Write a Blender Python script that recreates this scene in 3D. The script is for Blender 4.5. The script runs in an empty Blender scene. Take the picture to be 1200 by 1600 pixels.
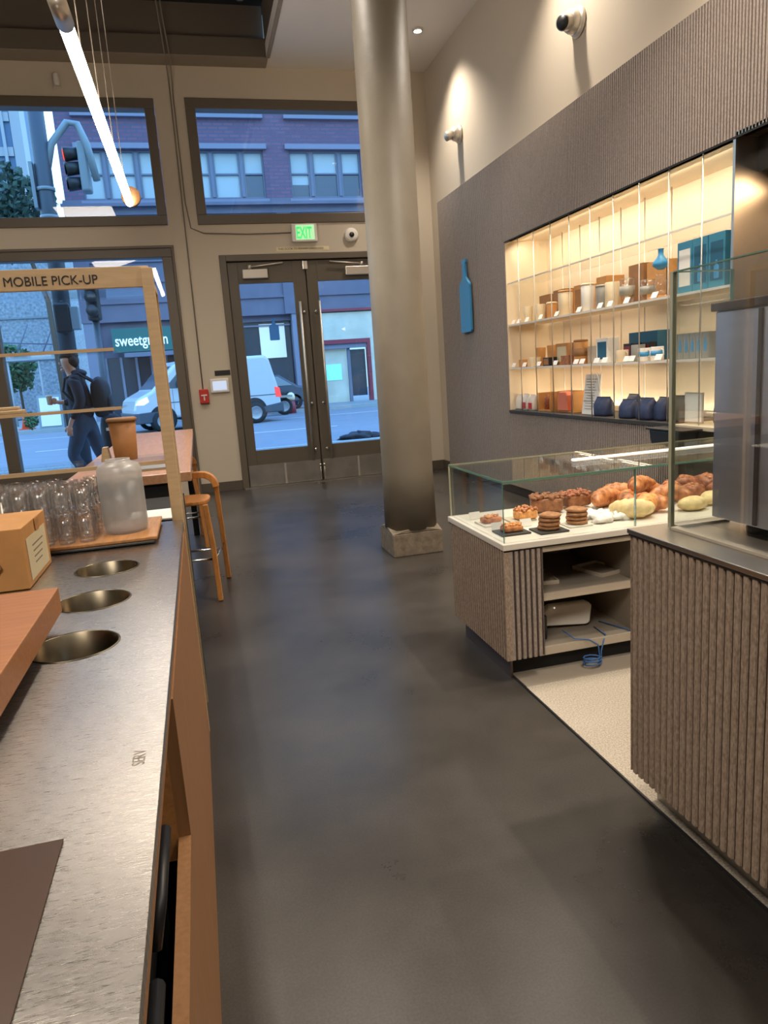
import bpy, bmesh, math, random
from mathutils import Vector, Matrix
random.seed(7)
SC = bpy.context.scene
COL = SC.collection
PI = math.pi

# ------------------------------------------------------------------ camera
def make_camera():
    yaw, pit, rol = 0.240640813, -0.194652589, -0.0693574785
    f = Vector((math.sin(yaw)*math.cos(pit), math.cos(yaw)*math.cos(pit), math.sin(pit)))
    r = Vector((math.cos(yaw), -math.sin(yaw), 0)); u = r.cross(f)
    c, s = math.cos(rol), math.sin(rol)
    right = c*r + s*u; up = -s*r + c*u
    cam = bpy.data.cameras.new('camera'); o = bpy.data.objects.new('camera', cam); COL.objects.link(o)
    m = Matrix((right, up, -f)).transposed().to_4x4(); m.translation = Vector((0, 0, 1.35))
    o.matrix_world = m
    cam.sensor_fit = 'VERTICAL'; cam.sensor_height = 36; cam.lens = 1122.58*36/1600
    cam.clip_start = 0.02; cam.clip_end = 400
    SC.camera = o
make_camera()

# ------------------------------------------------------------------ world, exposure, lamps
SC.view_settings.view_transform = 'Standard'
SC.view_settings.look = 'None'
SC.view_settings.gamma = 1
SC.view_settings.use_curve_mapping = False
SC.view_settings.exposure = 1.06
SC.cycles.transparent_max_bounces = 40
SC.cycles.max_bounces = 10
SC.cycles.transmission_bounces = 10
SC.cycles.caustics_refractive = False
SC.cycles.caustics_reflective = False
SC.cycles.sample_clamp_indirect = 4.0
w = bpy.data.worlds.new('dusk_sky'); SC.world = w; w.use_nodes = True
nt = w.node_tree; bg = nt.nodes['Background']
tc = nt.nodes.new('ShaderNodeTexCoord'); mp = nt.nodes.new('ShaderNodeSeparateXYZ')
rp = nt.nodes.new('ShaderNodeValToRGB')
nt.links.new(tc.outputs['Generated'], mp.inputs[0]); nt.links.new(mp.outputs['Z'], rp.inputs[0])
rp.color_ramp.elements[0].color = (0.12, 0.22, 0.33, 1); rp.color_ramp.elements[0].position = 0.10
rp.color_ramp.elements[1].color = (0.17, 0.42, 1.0, 1); rp.color_ramp.elements[1].position = 0.85
e_ = rp.color_ramp.elements.new(0.35); e_.color = (0.36, 0.70, 1.0, 1)
nt.links.new(rp.outputs[0], bg.inputs[0]); bg.inputs[1].default_value = 2.3

WARM = (1.0, 0.885, 0.75)
def spot(name, loc, target, power, size=math.radians(110), blend=0.7, rad=0.05, col=WARM):
    l = bpy.data.lights.new(name, 'SPOT'); l.energy = power; l.color = col
    l.spot_size = size; l.spot_blend = blend; l.shadow_soft_size = rad
    o = bpy.data.objects.new(name, l); COL.objects.link(o); o.location = loc
    d = Vector(target)-Vector(loc); o.rotation_euler = d.to_track_quat('-Z', 'Y').to_euler()
    return o
def area(name, loc, rot, sx, sy, power, col=WARM, spread=PI):
    l = bpy.data.lights.new(name, 'AREA'); l.energy = power; l.color = col
    l.shape = 'RECTANGLE'; l.size = sx; l.size_y = sy; l.spread = spread
    o = bpy.data.objects.new(name, l); COL.objects.link(o); o.location = loc; o.rotation_euler = rot
    return o
# recessed ceiling downlights along the right wall, and over the counters
DOWN = [(2.70, 8.03), (2.70, 5.5), (2.70, 3.0), (2.70, 0.4)]
for (x, y) in DOWN:
    spot('downlight_beam', (x, y, 4.80), (x+0.12, y, 0), 108, math.radians(110), 1.0, 0.08)
for (x, y, p) in [(2.1, 1.6, 140), (0.75, -1.6, 60), (2.0, -1.5, 90), (1.9, 3.3, 165)]:
    spot('counter_beam', (x, y, 4.80), (x, y+0.1, 0), p, math.radians(100), 0.8, 0.06)
area('fill_light', (-1.2, -1.6, 4.6), (0, math.radians(-18), 0), 1.8, 1.8, 90)  # added fill lamps without fixtures, brightening the counter front and back room
area('fill_light', (-1.6, 3.2, 4.6), (0, 0, 0), 1.0, 1.0, 28)
for (x, y, p) in [(-0.3, 6.6, 75), (0.9, 6.0, 75), (-1.8, 7.0, 60)]:
    spot('track_beam', (x, y, 5.3), (x+0.1, y-0.2, 0), p, math.radians(120), 1.0, 0.08)
# light strips inside the retail niche
NCOL = (1.0, 0.83, 0.60)
area('niche_strip', (3.16, 5.2, 2.47), (0, math.radians(-28), 0), 0.05, 3.0, 8, NCOL)
area('niche_strip', (3.46, 5.2, 0.90), (0, math.radians(180-12), 0), 0.03, 3.0, 3.5, NCOL)
area('niche_strip', (3.30, 5.2, 1.645), (0, 0, 0), 0.03, 3.0, 1.8, NCOL)
area('niche_strip', (3.30, 5.2, 1.245), (0, 0, 0), 0.03, 3.0, 1.6, NCOL)
area('hood_light', (3.30, 2.9, 2.27), (0, math.radians(25), 0), 0.2, 1.2, 5, (1, 0.66, 0.36))

# ------------------------------------------------------------------ materials
def s2l(c):
    return tuple(((v/255)/12.92 if v/255 <= 0.04045 else (((v/255)+0.055)/1.055)**2.4) for v in c)
def mat(name, col, rough=0.5, metal=0.0, var=0.0, vscale=8.0, bump=0.0, bscale=40.0, stretch=None,
        emit=None, estr=0.0, spec=0.5, var2=None, detail=4.0, aniso=0.0, coat=0.0):
    m = bpy.data.materials.new(name); m.use_nodes = True
    n = m.node_tree.nodes; L = m.node_tree.links; p = n['Principled BSDF']
    p.inputs['Base Color'].default_value = (*col, 1); p.inputs['Roughness'].default_value = rough
    p.inputs['Metallic'].default_value = metal
    p.inputs['Specular IOR Level'].default_value = spec
    if aniso: p.inputs['Anisotropic'].default_value = aniso
    if coat: p.inputs['Coat Weight'].default_value = coat
    if emit: p.inputs['Emission Color'].default_value = (*emit, 1); p.inputs['Emission Strength'].default_value = estr
    co = n.new('ShaderNodeTexCoord'); mpg = n.new('ShaderNodeMapping'); L.new(co.outputs['Object'], mpg.inputs[0])
    if stretch: mpg.inputs['Scale'].default_value = stretch
    if var:
        no = n.new('ShaderNodeTexNoise'); no.inputs['Scale'].default_value = vscale; no.inputs['Detail'].default_value = detail
        L.new(mpg.outputs[0], no.inputs[0])
        r = n.new('ShaderNodeValToRGB'); r.color_ramp.elements[0].position = 0.32; r.color_ramp.elements[1].position = 0.68
        a = var2 if var2 else tuple(max(0, v*(1-var)) for v in col)
        b = tuple(min(1, v*(1+var)) for v in col)
        r.color_ramp.elements[0].color = (*a, 1); r.color_ramp.elements[1].color = (*b, 1)
        L.new(no.outputs[0], r.inputs[0]); L.new(r.outputs[0], p.inputs['Base Color'])
    if bump:
        no2 = n.new('ShaderNodeTexNoise'); no2.inputs['Scale'].default_value = bscale; no2.inputs['Detail'].default_value = 4
        L.new(mpg.outputs[0], no2.inputs[0])
        bm_ = n.new('ShaderNodeBump'); bm_.inputs['Strength'].default_value = bump; bm_.inputs['Distance'].default_value = 0.004
        L.new(no2.outputs[0], bm_.inputs['Height']); L.new(bm_.outputs[0], p.inputs['Normal'])
    return m
def glassmat(name, tint=(0.97, 1.0, 0.99), refl=1.0, rough=0.0, base=0.03):
    m = bpy.data.materials.new(name); m.use_nodes = True
    n = m.node_tree.nodes; L = m.node_tree.links; n.remove(n['Principled BSDF']); out = n['Material Output']
    t = n.new('ShaderNodeBsdfTransparent'); t.inputs[0].default_value = (*tint, 1)
    g = n.new('ShaderNodeBsdfGlossy'); g.inputs['Roughness'].default_value = rough
    lw = n.new('ShaderNodeLayerWeight'); lw.inputs[0].default_value = 0.25
    mu = n.new('ShaderNodeMath'); mu.operation = 'MULTIPLY_ADD'; mu.use_clamp = True
    L.new(lw.outputs['Fresnel'], mu.inputs[0]); mu.inputs[1].default_value = refl; mu.inputs[2].default_value = base
    mx = n.new('ShaderNodeMixShader'); L.new(mu.outputs[0], mx.inputs[0]); L.new(t.outputs[0], mx.inputs[1]); L.new(g.outputs[0], mx.inputs[2])
    L.new(mx.outputs[0], out.inputs[0])
    return m
M = {}
M['wall'] = mat('wall_paint', s2l((196, 184, 166)), 0.7, bump=0.05, bscale=200)
M['ceil'] = mat('ceiling_paint', s2l((226, 220, 212)), 0.8)
M['recess'] = mat('recess_paint', s2l((96, 86, 76)), 0.7)
M['recess2'] = mat('recess_trim_paint', s2l((142, 128, 110)), 0.7)
M['black_ceiling'] = mat('recess_black', (0.006, 0.006, 0.007), 0.85, var=0.5, vscale=3)
M['frame'] = mat('frame_paint', s2l((98, 88, 76)), 0.45)
M['door'] = mat('door_paint', s2l((92, 84, 72)), 0.4)
M['base'] = mat('baseboard_paint', s2l((84, 75, 66)), 0.5)
M['column'] = mat('column_paint', s2l((124, 115, 100)), 0.52, var=0.06, vscale=5, bump=0.5, bscale=14)
M['colbase'] = mat('column_base_concrete', s2l((120, 108, 92)), 0.6, var=0.25, vscale=25, bump=0.8, bscale=40)
M['steelk'] = mat('kick_steel', (0.42, 0.40, 0.37), 0.38, 1.0, var=0.12, vscale=6)
M['chute'] = mat('chute_steel', (0.14, 0.12, 0.085), 0.3, 1.0, var=0.3, vscale=10)
M['chrome'] = mat('chrome', (0.75, 0.74, 0.72), 0.18, 1.0)
M['nickel'] = mat('brushed_nickel', (0.62, 0.57, 0.50), 0.42, 0.85)
M['black'] = mat('black_plastic', (0.012, 0.012, 0.013), 0.45)
M['blackm'] = mat('black_matte', (0.008, 0.008, 0.008), 0.85)
M['white'] = mat('white_plastic', s2l((226, 222, 214)), 0.5)
M['deck'] = mat('deck_white', s2l((222, 216, 204)), 0.35)
M['cabint'] = mat('cabinet_laminate', s2l((150, 140, 126)), 0.5, var=0.04, vscale=3)
M['cabedge'] = mat('shelf_edge_laminate', s2l((190, 178, 160)), 0.5)
M['oak'] = mat('oak_wood', s2l((182, 128, 76)), 0.45, var=0.16, vscale=9, stretch=(9, 1.0, 9), detail=8, bump=0.08, bscale=60)
M['oakx'] = mat('oak_wood_cross', s2l((164, 108, 64)), 0.45, var=0.12, vscale=9, stretch=(1, 12, 12), detail=8)
M['oakf'] = mat('oak_front', s2l((150, 108, 70)), 0.5, var=0.13, vscale=7, stretch=(14, 14, 0.8), detail=6)
M['birch'] = mat('pale_birch', s2l((206, 176, 134)), 0.5, var=0.07, vscale=6, stretch=(2, 2, 14))
M['shadowbrown'] = mat('counter_shadow', s2l((66, 46, 35)), 0.34, var=0.05, vscale=4)
M['tablewood'] = mat('table_wood', s2l((188, 140, 104)), 0.28, var=0.14, vscale=7, stretch=(10, 1, 10), detail=6)
M['bentwood'] = mat('bent_oak', s2l((204, 138, 72)), 0.42, var=0.14, vscale=14, stretch=(6, 6, 1))
M['niche'] = mat('niche_maple', s2l((226, 210, 184)), 0.45, var=0.03, vscale=4)
M['glass'] = glassmat('window_glass', (0.96, 0.98, 0.98), 0.55, 0.0, 0.015)
M['cglass'] = glassmat('case_glass', (0.985, 1.0, 0.992), 0.28, 0.0, 0.012)
M['gedge'] = mat('glass_edge', s2l((96, 140, 124)), 0.15, spec=0.8)
M['gedgel'] = mat('glass_edge_pale', s2l((178, 178, 150)), 0.15, spec=0.8)
M['tumbler'] = glassmat('tumbler_glass', (1.0, 1.0, 1.0), 0.42, 0.08, 0.045)
M['jarglass'] = glassmat('frosted_jar_glass', (0.95, 0.95, 0.95), 0.5, 0.3, 0.08)
def frosted(name, tint, k):
    m = glassmat(name, (0.98, 0.98, 0.98), 0.4, 0.3 if k > 0.2 else 0.05, 0.06); n = m.node_tree.nodes; L = m.node_tree.links
    out = n['Material Output']; prev = out.inputs[0].links[0].from_socket
    d = n.new('ShaderNodeBsdfTranslucent'); d.inputs[0].default_value = (*tint, 1); d2 = n.new('ShaderNodeBsdfDiffuse'); d2.inputs[0].default_value = (*tint, 1)
    m1 = n.new('ShaderNodeMixShader'); L.new(d.outputs[0], m1.inputs[1]); L.new(d2.outputs[0], m1.inputs[2])
    m2 = n.new('ShaderNodeMixShader'); m2.inputs[0].default_value = k; L.new(prev, m2.inputs[1]); L.new(m1.outputs[0], m2.inputs[2]); L.new(m2.outputs[0], out.inputs[0])
    return m
M['jarglass'] = frosted('frosted_jar_glass', (0.9, 0.88, 0.84), 0.30)
M['tumbler'] = frosted('tumbler_glass', (0.86, 0.90, 0.96), 0.018)
M['reflection'] = frosted('blue_reflection', s2l((90, 160, 215)), 0.85)
M['water'] = glassmat('water_body', (0.88, 0.90, 0.93), 0.4, 0.35, 0.08)
M['kraft'] = mat('kraft_paper', s2l((196, 142, 84)), 0.7, var=0.05, vscale=20)
M['cupbrown'] = mat('brown_cup_paper', s2l((168, 112, 62)), 0.6, var=0.06, vscale=30)
M['kraftd'] = mat('kraft_board_dark', s2l((150, 108, 70)), 0.7, var=0.05, vscale=20)
M['label'] = mat('cream_label', s2l((222, 208, 172)), 0.6)
M['ink'] = mat('printed_ink', (0.02, 0.02, 0.022), 0.6)
M['inkgrey'] = mat('grey_ink', s2l((130, 122, 108)), 0.6)
M['card'] = mat('white_card', s2l((236, 234, 228)), 0.6)
M['teal'] = mat('teal_board', s2l((58, 134, 164)), 0.5)
M['teald'] = mat('teal_board_dark', s2l((34, 92, 120)), 0.5)
M['logo'] = mat('logo_blue', s2l((66, 148, 200)), 0.35)
M['navy'] = mat('navy_bag', s2l((44, 54, 84)), 0.55, var=0.3, vscale=30, bump=0.5, bscale=40)
M['greybag'] = mat('grey_bag', s2l((84, 76, 66)), 0.55, var=0.2, vscale=30, bump=0.5, bscale=40)
M['whitebag'] = mat('white_bag', s2l((224, 216, 206)), 0.5)
M['red'] = mat('red_paint', s2l((190, 48, 38)), 0.4)
M['pink'] = mat('salmon_board', s2l((232, 132, 102)), 0.6)
M['ceramic'] = mat('cream_ceramic', s2l((226, 206, 172)), 0.35)
M['ceramicg'] = mat('grey_ceramic', s2l((150, 146, 136)), 0.3)
M['tin'] = mat('grey_tin', s2l((150, 148, 140)), 0.4)
M['croi'] = mat('croissant_crust', s2l((204, 136, 84)), 0.4, var=0.35, vscale=30, var2=s2l((150, 84, 46)), bump=0.5, bscale=60)
M['loaf'] = mat('brown_loaf', s2l((148, 96, 62)), 0.6, var=0.35, vscale=40, bump=0.9, bscale=60)
M['loaft'] = mat('loaf_glaze', s2l((164, 98, 66)), 0.5, var=0.5, vscale=50, bump=1.0, bscale=70)
M['cookie'] = mat('cookie_dough', s2l((168, 116, 76)), 0.7, var=0.3, vscale=60, bump=0.7, bscale=90)
M['tart'] = mat('tart_filling', s2l((226, 158, 92)), 0.5, var=0.3, vscale=60, bump=0.7, bscale=80)
M['sugar'] = mat('powdered_sugar', s2l((242, 238, 230)), 0.8, var=0.08, vscale=60, bump=0.8, bscale=80)
M['pale'] = mat('pale_pastry', s2l((232, 206, 150)), 0.6, var=0.15, vscale=40, bump=0.6, bscale=60)
M['slate'] = mat('dark_slate', s2l((52, 50, 48)), 0.6)
M['tray'] = mat('black_tray', s2l((40, 36, 32)), 0.4)
M['cord'] = mat('blue_cable', s2l((58, 104, 160)), 0.45)
M['bcord'] = mat('black_cable', (0.01, 0.01, 0.01), 0.5)
M['wire'] = mat('grey_wire', s2l((120, 110, 98)), 0.5)
M['tube'] = mat('lamp_tube', (1, 0.9, 0.75), 0.4, emit=(1.0, 0.88, 0.72), estr=22.0)
M['led'] = mat('led_bar', (1, 1, 1), 0.4, emit=(1.0, 0.95, 0.86), estr=0.25)
M['lens'] = mat('downlight_lens', (1, 1, 1), 0.4, emit=(1.0, 0.9, 0.75), estr=6.0)
M['exitg'] = mat('exit_green', s2l((60, 220, 120)), 0.4, emit=s2l((70, 225, 120)), estr=0.35)
M['exitbg'] = mat('exit_face', s2l((190, 235, 190)), 0.4, emit=s2l((170, 235, 175)), estr=0.3)
M['screen'] = mat('lit_keypad', s2l((200, 215, 240)), 0.3, emit=s2l((190, 210, 245)), estr=0.3)
M['hood'] = mat('hood_steel', (0.42, 0.34, 0.26), 0.28, 1.0, var=0.15, vscale=2, stretch=(1, 1, 6))
M['machine'] = mat('machine_steel', (0.58, 0.58, 0.66), 0.36, 0.9, var=0.05, vscale=3, stretch=(1, 1, 12))
M['machtop'] = mat('machine_top', s2l((92, 80, 76)), 0.35, 0.6)
# exterior
M['asphalt'] = mat('asphalt', (0.185, 0.191, 0.218), 0.75, var=0.1, vscale=2, stretch=(0.4, 2, 1))
M['walk'] = mat('sidewalk', (0.224, 0.238, 0.251), 0.85, var=0.08, vscale=3)
M['kerb'] = mat('kerb_stone', (0.277, 0.304, 0.304), 0.8)
M['lane'] = mat('lane_paint', (0.462, 0.462, 0.462), 0.7)
M['stone'] = mat('facade_stone', (0.132, 0.125, 0.172), 0.8, var=0.07, vscale=2)
M['stonel'] = mat('facade_stone_light', (0.198, 0.198, 0.264), 0.8)
M['shopglass'] = mat('shop_glass', (0.02, 0.025, 0.04), 0.12, spec=0.7)
M['paned'] = mat('dark_pane', (0.03, 0.05, 0.09), 0.1, spec=0.8)
M['blind'] = mat('pale_blind', (0.363, 0.409, 0.436), 0.5)
M['sash'] = mat('window_sash', (0.132, 0.145, 0.198), 0.6)
M['greensign'] = mat('dark_green_sign', s2l((24, 96, 92)), 0.5)
M['signwhite'] = mat('sign_white', (0.9, 0.9, 0.9), 0.5, emit=(0.8, 0.95, 1), estr=0.2)
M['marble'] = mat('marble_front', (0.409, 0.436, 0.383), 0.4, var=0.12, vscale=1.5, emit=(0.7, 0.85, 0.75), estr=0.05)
M['shoplit'] = mat('lit_shop_interior', (0.8, 0.78, 0.7), 0.5, emit=(1.0, 0.92, 0.74), estr=0.07)
M['maroon'] = mat('maroon_trim', (0.22, 0.02, 0.04), 0.5)
M['screenb'] = mat('lit_teller_screen', (0.3, 0.7, 0.9), 0.3, emit=(0.16, 0.6, 0.85), estr=0.22)
M['vanw'] = mat('van_white', (0.475, 0.475, 0.488), 0.25, coat=0.4)
M['vang'] = mat('van_glass', (0.04, 0.06, 0.08), 0.08, spec=0.9)
M['vand'] = mat('van_dark', (0.05, 0.06, 0.08), 0.5)
M['tyre'] = mat('rubber_tyre', (0.012, 0.012, 0.014), 0.8)
M['rim'] = mat('wheel_rim', (0.297, 0.304, 0.330), 0.35, 0.6)
M['tail'] = mat('tail_lamp', (0.8, 0.05, 0.04), 0.3, emit=(1, 0.05, 0.04), estr=0.4)
M['headl'] = mat('head_lamp', (0.8, 0.85, 0.8), 0.2, emit=(1, 1, 0.85), estr=0.3)
M['pole'] = mat('street_pole', (0.035, 0.045, 0.06), 0.5)
M['signal'] = mat('signal_black', (0.015, 0.015, 0.018), 0.5)
M['sigside'] = mat('signal_housing', (0.198, 0.238, 0.264), 0.5)
M['redlamp'] = mat('red_lens', (0.6, 0.03, 0.02), 0.3, emit=(1, 0.08, 0.04), estr=0.8)
M['leaf'] = mat('foliage', (0.033, 0.066, 0.046), 0.7, var=0.5, vscale=6)
M['leafg'] = mat('street_foliage', (0.033, 0.106, 0.040), 0.7, var=0.5, vscale=6)
M['bark'] = mat('bark', (0.10, 0.07, 0.05), 0.8)
M['orange'] = mat('cone_orange', (0.85, 0.10, 0.03), 0.5)
M['mesh'] = mat('mesh_wrap', (0.277, 0.304, 0.330), 0.8, var=0.35, vscale=7)
M['tower'] = mat('tower_glass', (0.10, 0.16, 0.26), 0.7)
M['towerl'] = mat('tower_frame', (0.330, 0.343, 0.363), 0.6)
M['skin'] = mat('skin', (0.62, 0.36, 0.27), 0.5)
M['hair'] = mat('hair', (0.035, 0.02, 0.015), 0.7)
M['hoodie'] = mat('black_hoodie', (0.022, 0.022, 0.032), 0.85, bump=0.4, bscale=12)
M['jeans'] = mat('blue_jeans', (0.035, 0.06, 0.11), 0.85, var=0.2, vscale=10)
M['pack'] = mat('backpack_fabric', (0.02, 0.022, 0.03), 0.8)

def floor_mat():
    m = mat('polished_concrete', (0.055, 0.047, 0.040), 0.38, spec=0.42)
    n = m.node_tree.nodes; L = m.node_tree.links; p = n['Principled BSDF']
    co = n.new('ShaderNodeTexCoord')
    a = n.new('ShaderNodeTexNoise'); a.inputs['Scale'].default_value = 1.1; a.inputs['Detail'].default_value = 7; a.inputs['Roughness'].default_value = 0.6
    L.new(co.outputs['Object'], a.inputs[0])
    r = n.new('ShaderNodeValToRGB'); r.color_ramp.elements[0].position = 0.33; r.color_ramp.elements[1].position = 0.7
    r.color_ramp.elements[0].color = (0.028, 0.0245, 0.021, 1); r.color_ramp.elements[1].color = (0.072, 0.063, 0.054, 1)
    L.new(a.outputs[0], r.inputs[0])
    b = n.new('ShaderNodeTexNoise'); b.inputs['Scale'].default_value = 160; b.inputs['Detail'].default_value = 2
    L.new(co.outputs['Object'], b.inputs[0])
    br = n.new('ShaderNodeValToRGB'); br.color_ramp.elements[0].position = 0.35; br.color_ramp.elements[1].position = 0.72
    br.color_ramp.elements[0].color = (0.86, 0.86, 0.86, 1); br.color_ramp.elements[1].color = (1.18, 1.18, 1.18, 1)
    L.new(b.outputs[0], br.inputs[0])
    mx = n.new('ShaderNodeMix'); mx.data_type = 'RGBA'; mx.blend_type = 'MULTIPLY'; mx.inputs[0].default_value = 1
    L.new(r.outputs[0], mx.inputs[6]); L.new(br.outputs[0], mx.inputs[7])
    # worn patch left where a mat used to lie, with its own crisp outline, plus a painted shadow
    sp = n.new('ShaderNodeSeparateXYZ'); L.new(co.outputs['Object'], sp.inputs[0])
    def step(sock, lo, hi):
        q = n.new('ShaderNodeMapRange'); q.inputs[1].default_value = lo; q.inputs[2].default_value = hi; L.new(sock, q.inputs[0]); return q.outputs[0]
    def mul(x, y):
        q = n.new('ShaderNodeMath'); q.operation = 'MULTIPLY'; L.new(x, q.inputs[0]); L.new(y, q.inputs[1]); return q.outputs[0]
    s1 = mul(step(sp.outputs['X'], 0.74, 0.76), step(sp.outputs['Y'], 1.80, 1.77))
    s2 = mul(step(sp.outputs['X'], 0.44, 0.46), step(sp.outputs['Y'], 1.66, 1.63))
    case_shadow = mul(mul(step(sp.outputs['X'], 0.86, 0.88), step(sp.outputs['X'], 1.22, 1.19)), mul(step(sp.outputs['Y'], 2.68, 2.71), step(sp.outputs['Y'], 3.42, 3.38)))  # shadow beside the display case, painted into the floor colour
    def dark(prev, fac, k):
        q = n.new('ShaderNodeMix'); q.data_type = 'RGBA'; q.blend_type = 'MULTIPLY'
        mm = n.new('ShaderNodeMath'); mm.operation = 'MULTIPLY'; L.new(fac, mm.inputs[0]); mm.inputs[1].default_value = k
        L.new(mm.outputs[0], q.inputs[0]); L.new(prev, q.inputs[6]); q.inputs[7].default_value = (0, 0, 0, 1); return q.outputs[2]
    o = dark(mx.outputs[2], s1, 0.34); o = dark(o, s2, 0.14); o = dark(o, case_shadow, 0.30)
    L.new(o, p.inputs['Base Color'])
    rr = n.new('ShaderNodeMapRange'); rr.inputs[3].default_value = 0.22; rr.inputs[4].default_value = 0.36
    L.new(a.outputs[0], rr.inputs[0]); L.new(rr.outputs[0], p.inputs['Roughness'])
    return m
M['floor'] = floor_mat()
def steel_top():
    m = mat('brushed_steel_top', (0.62, 0.585, 0.55), 0.3, 1.0, aniso=0.82)
    n = m.node_tree.nodes; L = m.node_tree.links; p = n['Principled BSDF']
    co = n.new('ShaderNodeTexCoord')
    fac = None
    for rot, sc in ((0.9, (40, 700, 1)), (-0.4, (30, 600, 1)), (1.45, (36, 800, 1)), (0.15, (30, 700, 1))):
        mp_ = n.new('ShaderNodeMapping'); mp_.inputs['Rotation'].default_value = (0, 0, rot); mp_.inputs['Scale'].default_value = sc
        L.new(co.outputs['Object'], mp_.inputs[0])
        no = n.new('ShaderNodeTexNoise'); no.inputs['Scale'].default_value = 1.6; no.inputs['Detail'].default_value = 3
        L.new(mp_.outputs[0], no.inputs[0])
        if fac is None: fac = no.outputs[0]
        else:
            ad = n.new('ShaderNodeMath'); ad.operation = 'ADD'; L.new(fac, ad.inputs[0]); L.new(no.outputs[0], ad.inputs[1]); fac = ad.outputs[0]
    tg = n.new('ShaderNodeTangent'); tg.direction_type = 'UV_MAP'; tg.uv_map = 'UVMap'; L.new(tg.outputs[0], p.inputs['Tangent']); p.inputs['Anisotropic Rotation'].default_value = 0.25
    bp = n.new('ShaderNodeBump'); bp.inputs['Strength'].default_value = 0.16; bp.inputs['Distance'].default_value = 0.0003
    L.new(fac, bp.inputs['Height']); L.new(bp.outputs[0], p.inputs['Normal'])
    mr = n.new('ShaderNodeMapRange'); mr.inputs[1].default_value = 1.6; mr.inputs[2].default_value = 2.4
    mr.inputs[3].default_value = 0.24; mr.inputs[4].default_value = 0.36
    L.new(fac, mr.inputs[0]); L.new(mr.outputs[0], p.inputs['Roughness'])
    return m
M['steeltop'] = steel_top()
M['steelr'] = mat('counter_steel', (0.50, 0.46, 0.41), 0.33, 1.0, var=0.06, vscale=8)
def flute_mat(name, c1, c2):
    m = mat(name, c1, 0.6, var=0.06, vscale=190, var2=c2, stretch=(1, 1, 0.40), detail=2, bump=0.4, bscale=160)
    return m
M['flute'] = flute_mat('stained_fluted_wood', s2l((160, 148, 138)), s2l((136, 124, 116)))
M['flutec'] = flute_mat('brown_fluted_wood', s2l((168, 150, 132)), s2l((136, 118, 102)))
def mat_speckle():
    m = mat('speckled_mat', s2l((176, 166, 150)), 0.85, var=0.28, vscale=170, detail=2, bump=0.5, bscale=170)
    return m
M['groove'] = mat('groove_shade', s2l((74, 62, 54)), 0.8)  # dark layer at the groove bottoms, painting the shade inside them
M['matt'] = mat_speckle()
def brick_mat():
    m = mat('painted_brick', (0.2, 0.1, 0.15), 0.85)
    n = m.node_tree.nodes; L = m.node_tree.links; p = n['Principled BSDF']
    co = n.new('ShaderNodeTexCoord'); mp_ = n.new('ShaderNodeMapping'); mp_.inputs['Rotation'].default_value = (PI/2, 0, 0)
    L.new(co.outputs['Object'], mp_.inputs[0])
    b = n.new('ShaderNodeTexBrick'); b.inputs['Color1'].default_value = (0.18, 0.090, 0.13, 1); b.inputs['Color2'].default_value = (0.14, 0.070, 0.11, 1)
    b.inputs['Mortar'].default_value = (0.09, 0.08, 0.135, 1); b.inputs['Scale'].default_value = 1.0
    b.inputs['Brick Width'].default_value = 0.42; b.inputs['Row Height'].default_value = 0.145; b.inputs['Mortar Size'].default_value = 0.03
    L.new(mp_.outputs[0], b.inputs[0]); L.new(b.outputs[0], p.inputs['Base Color'])
    return m
M['brick'] = brick_mat()

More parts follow.
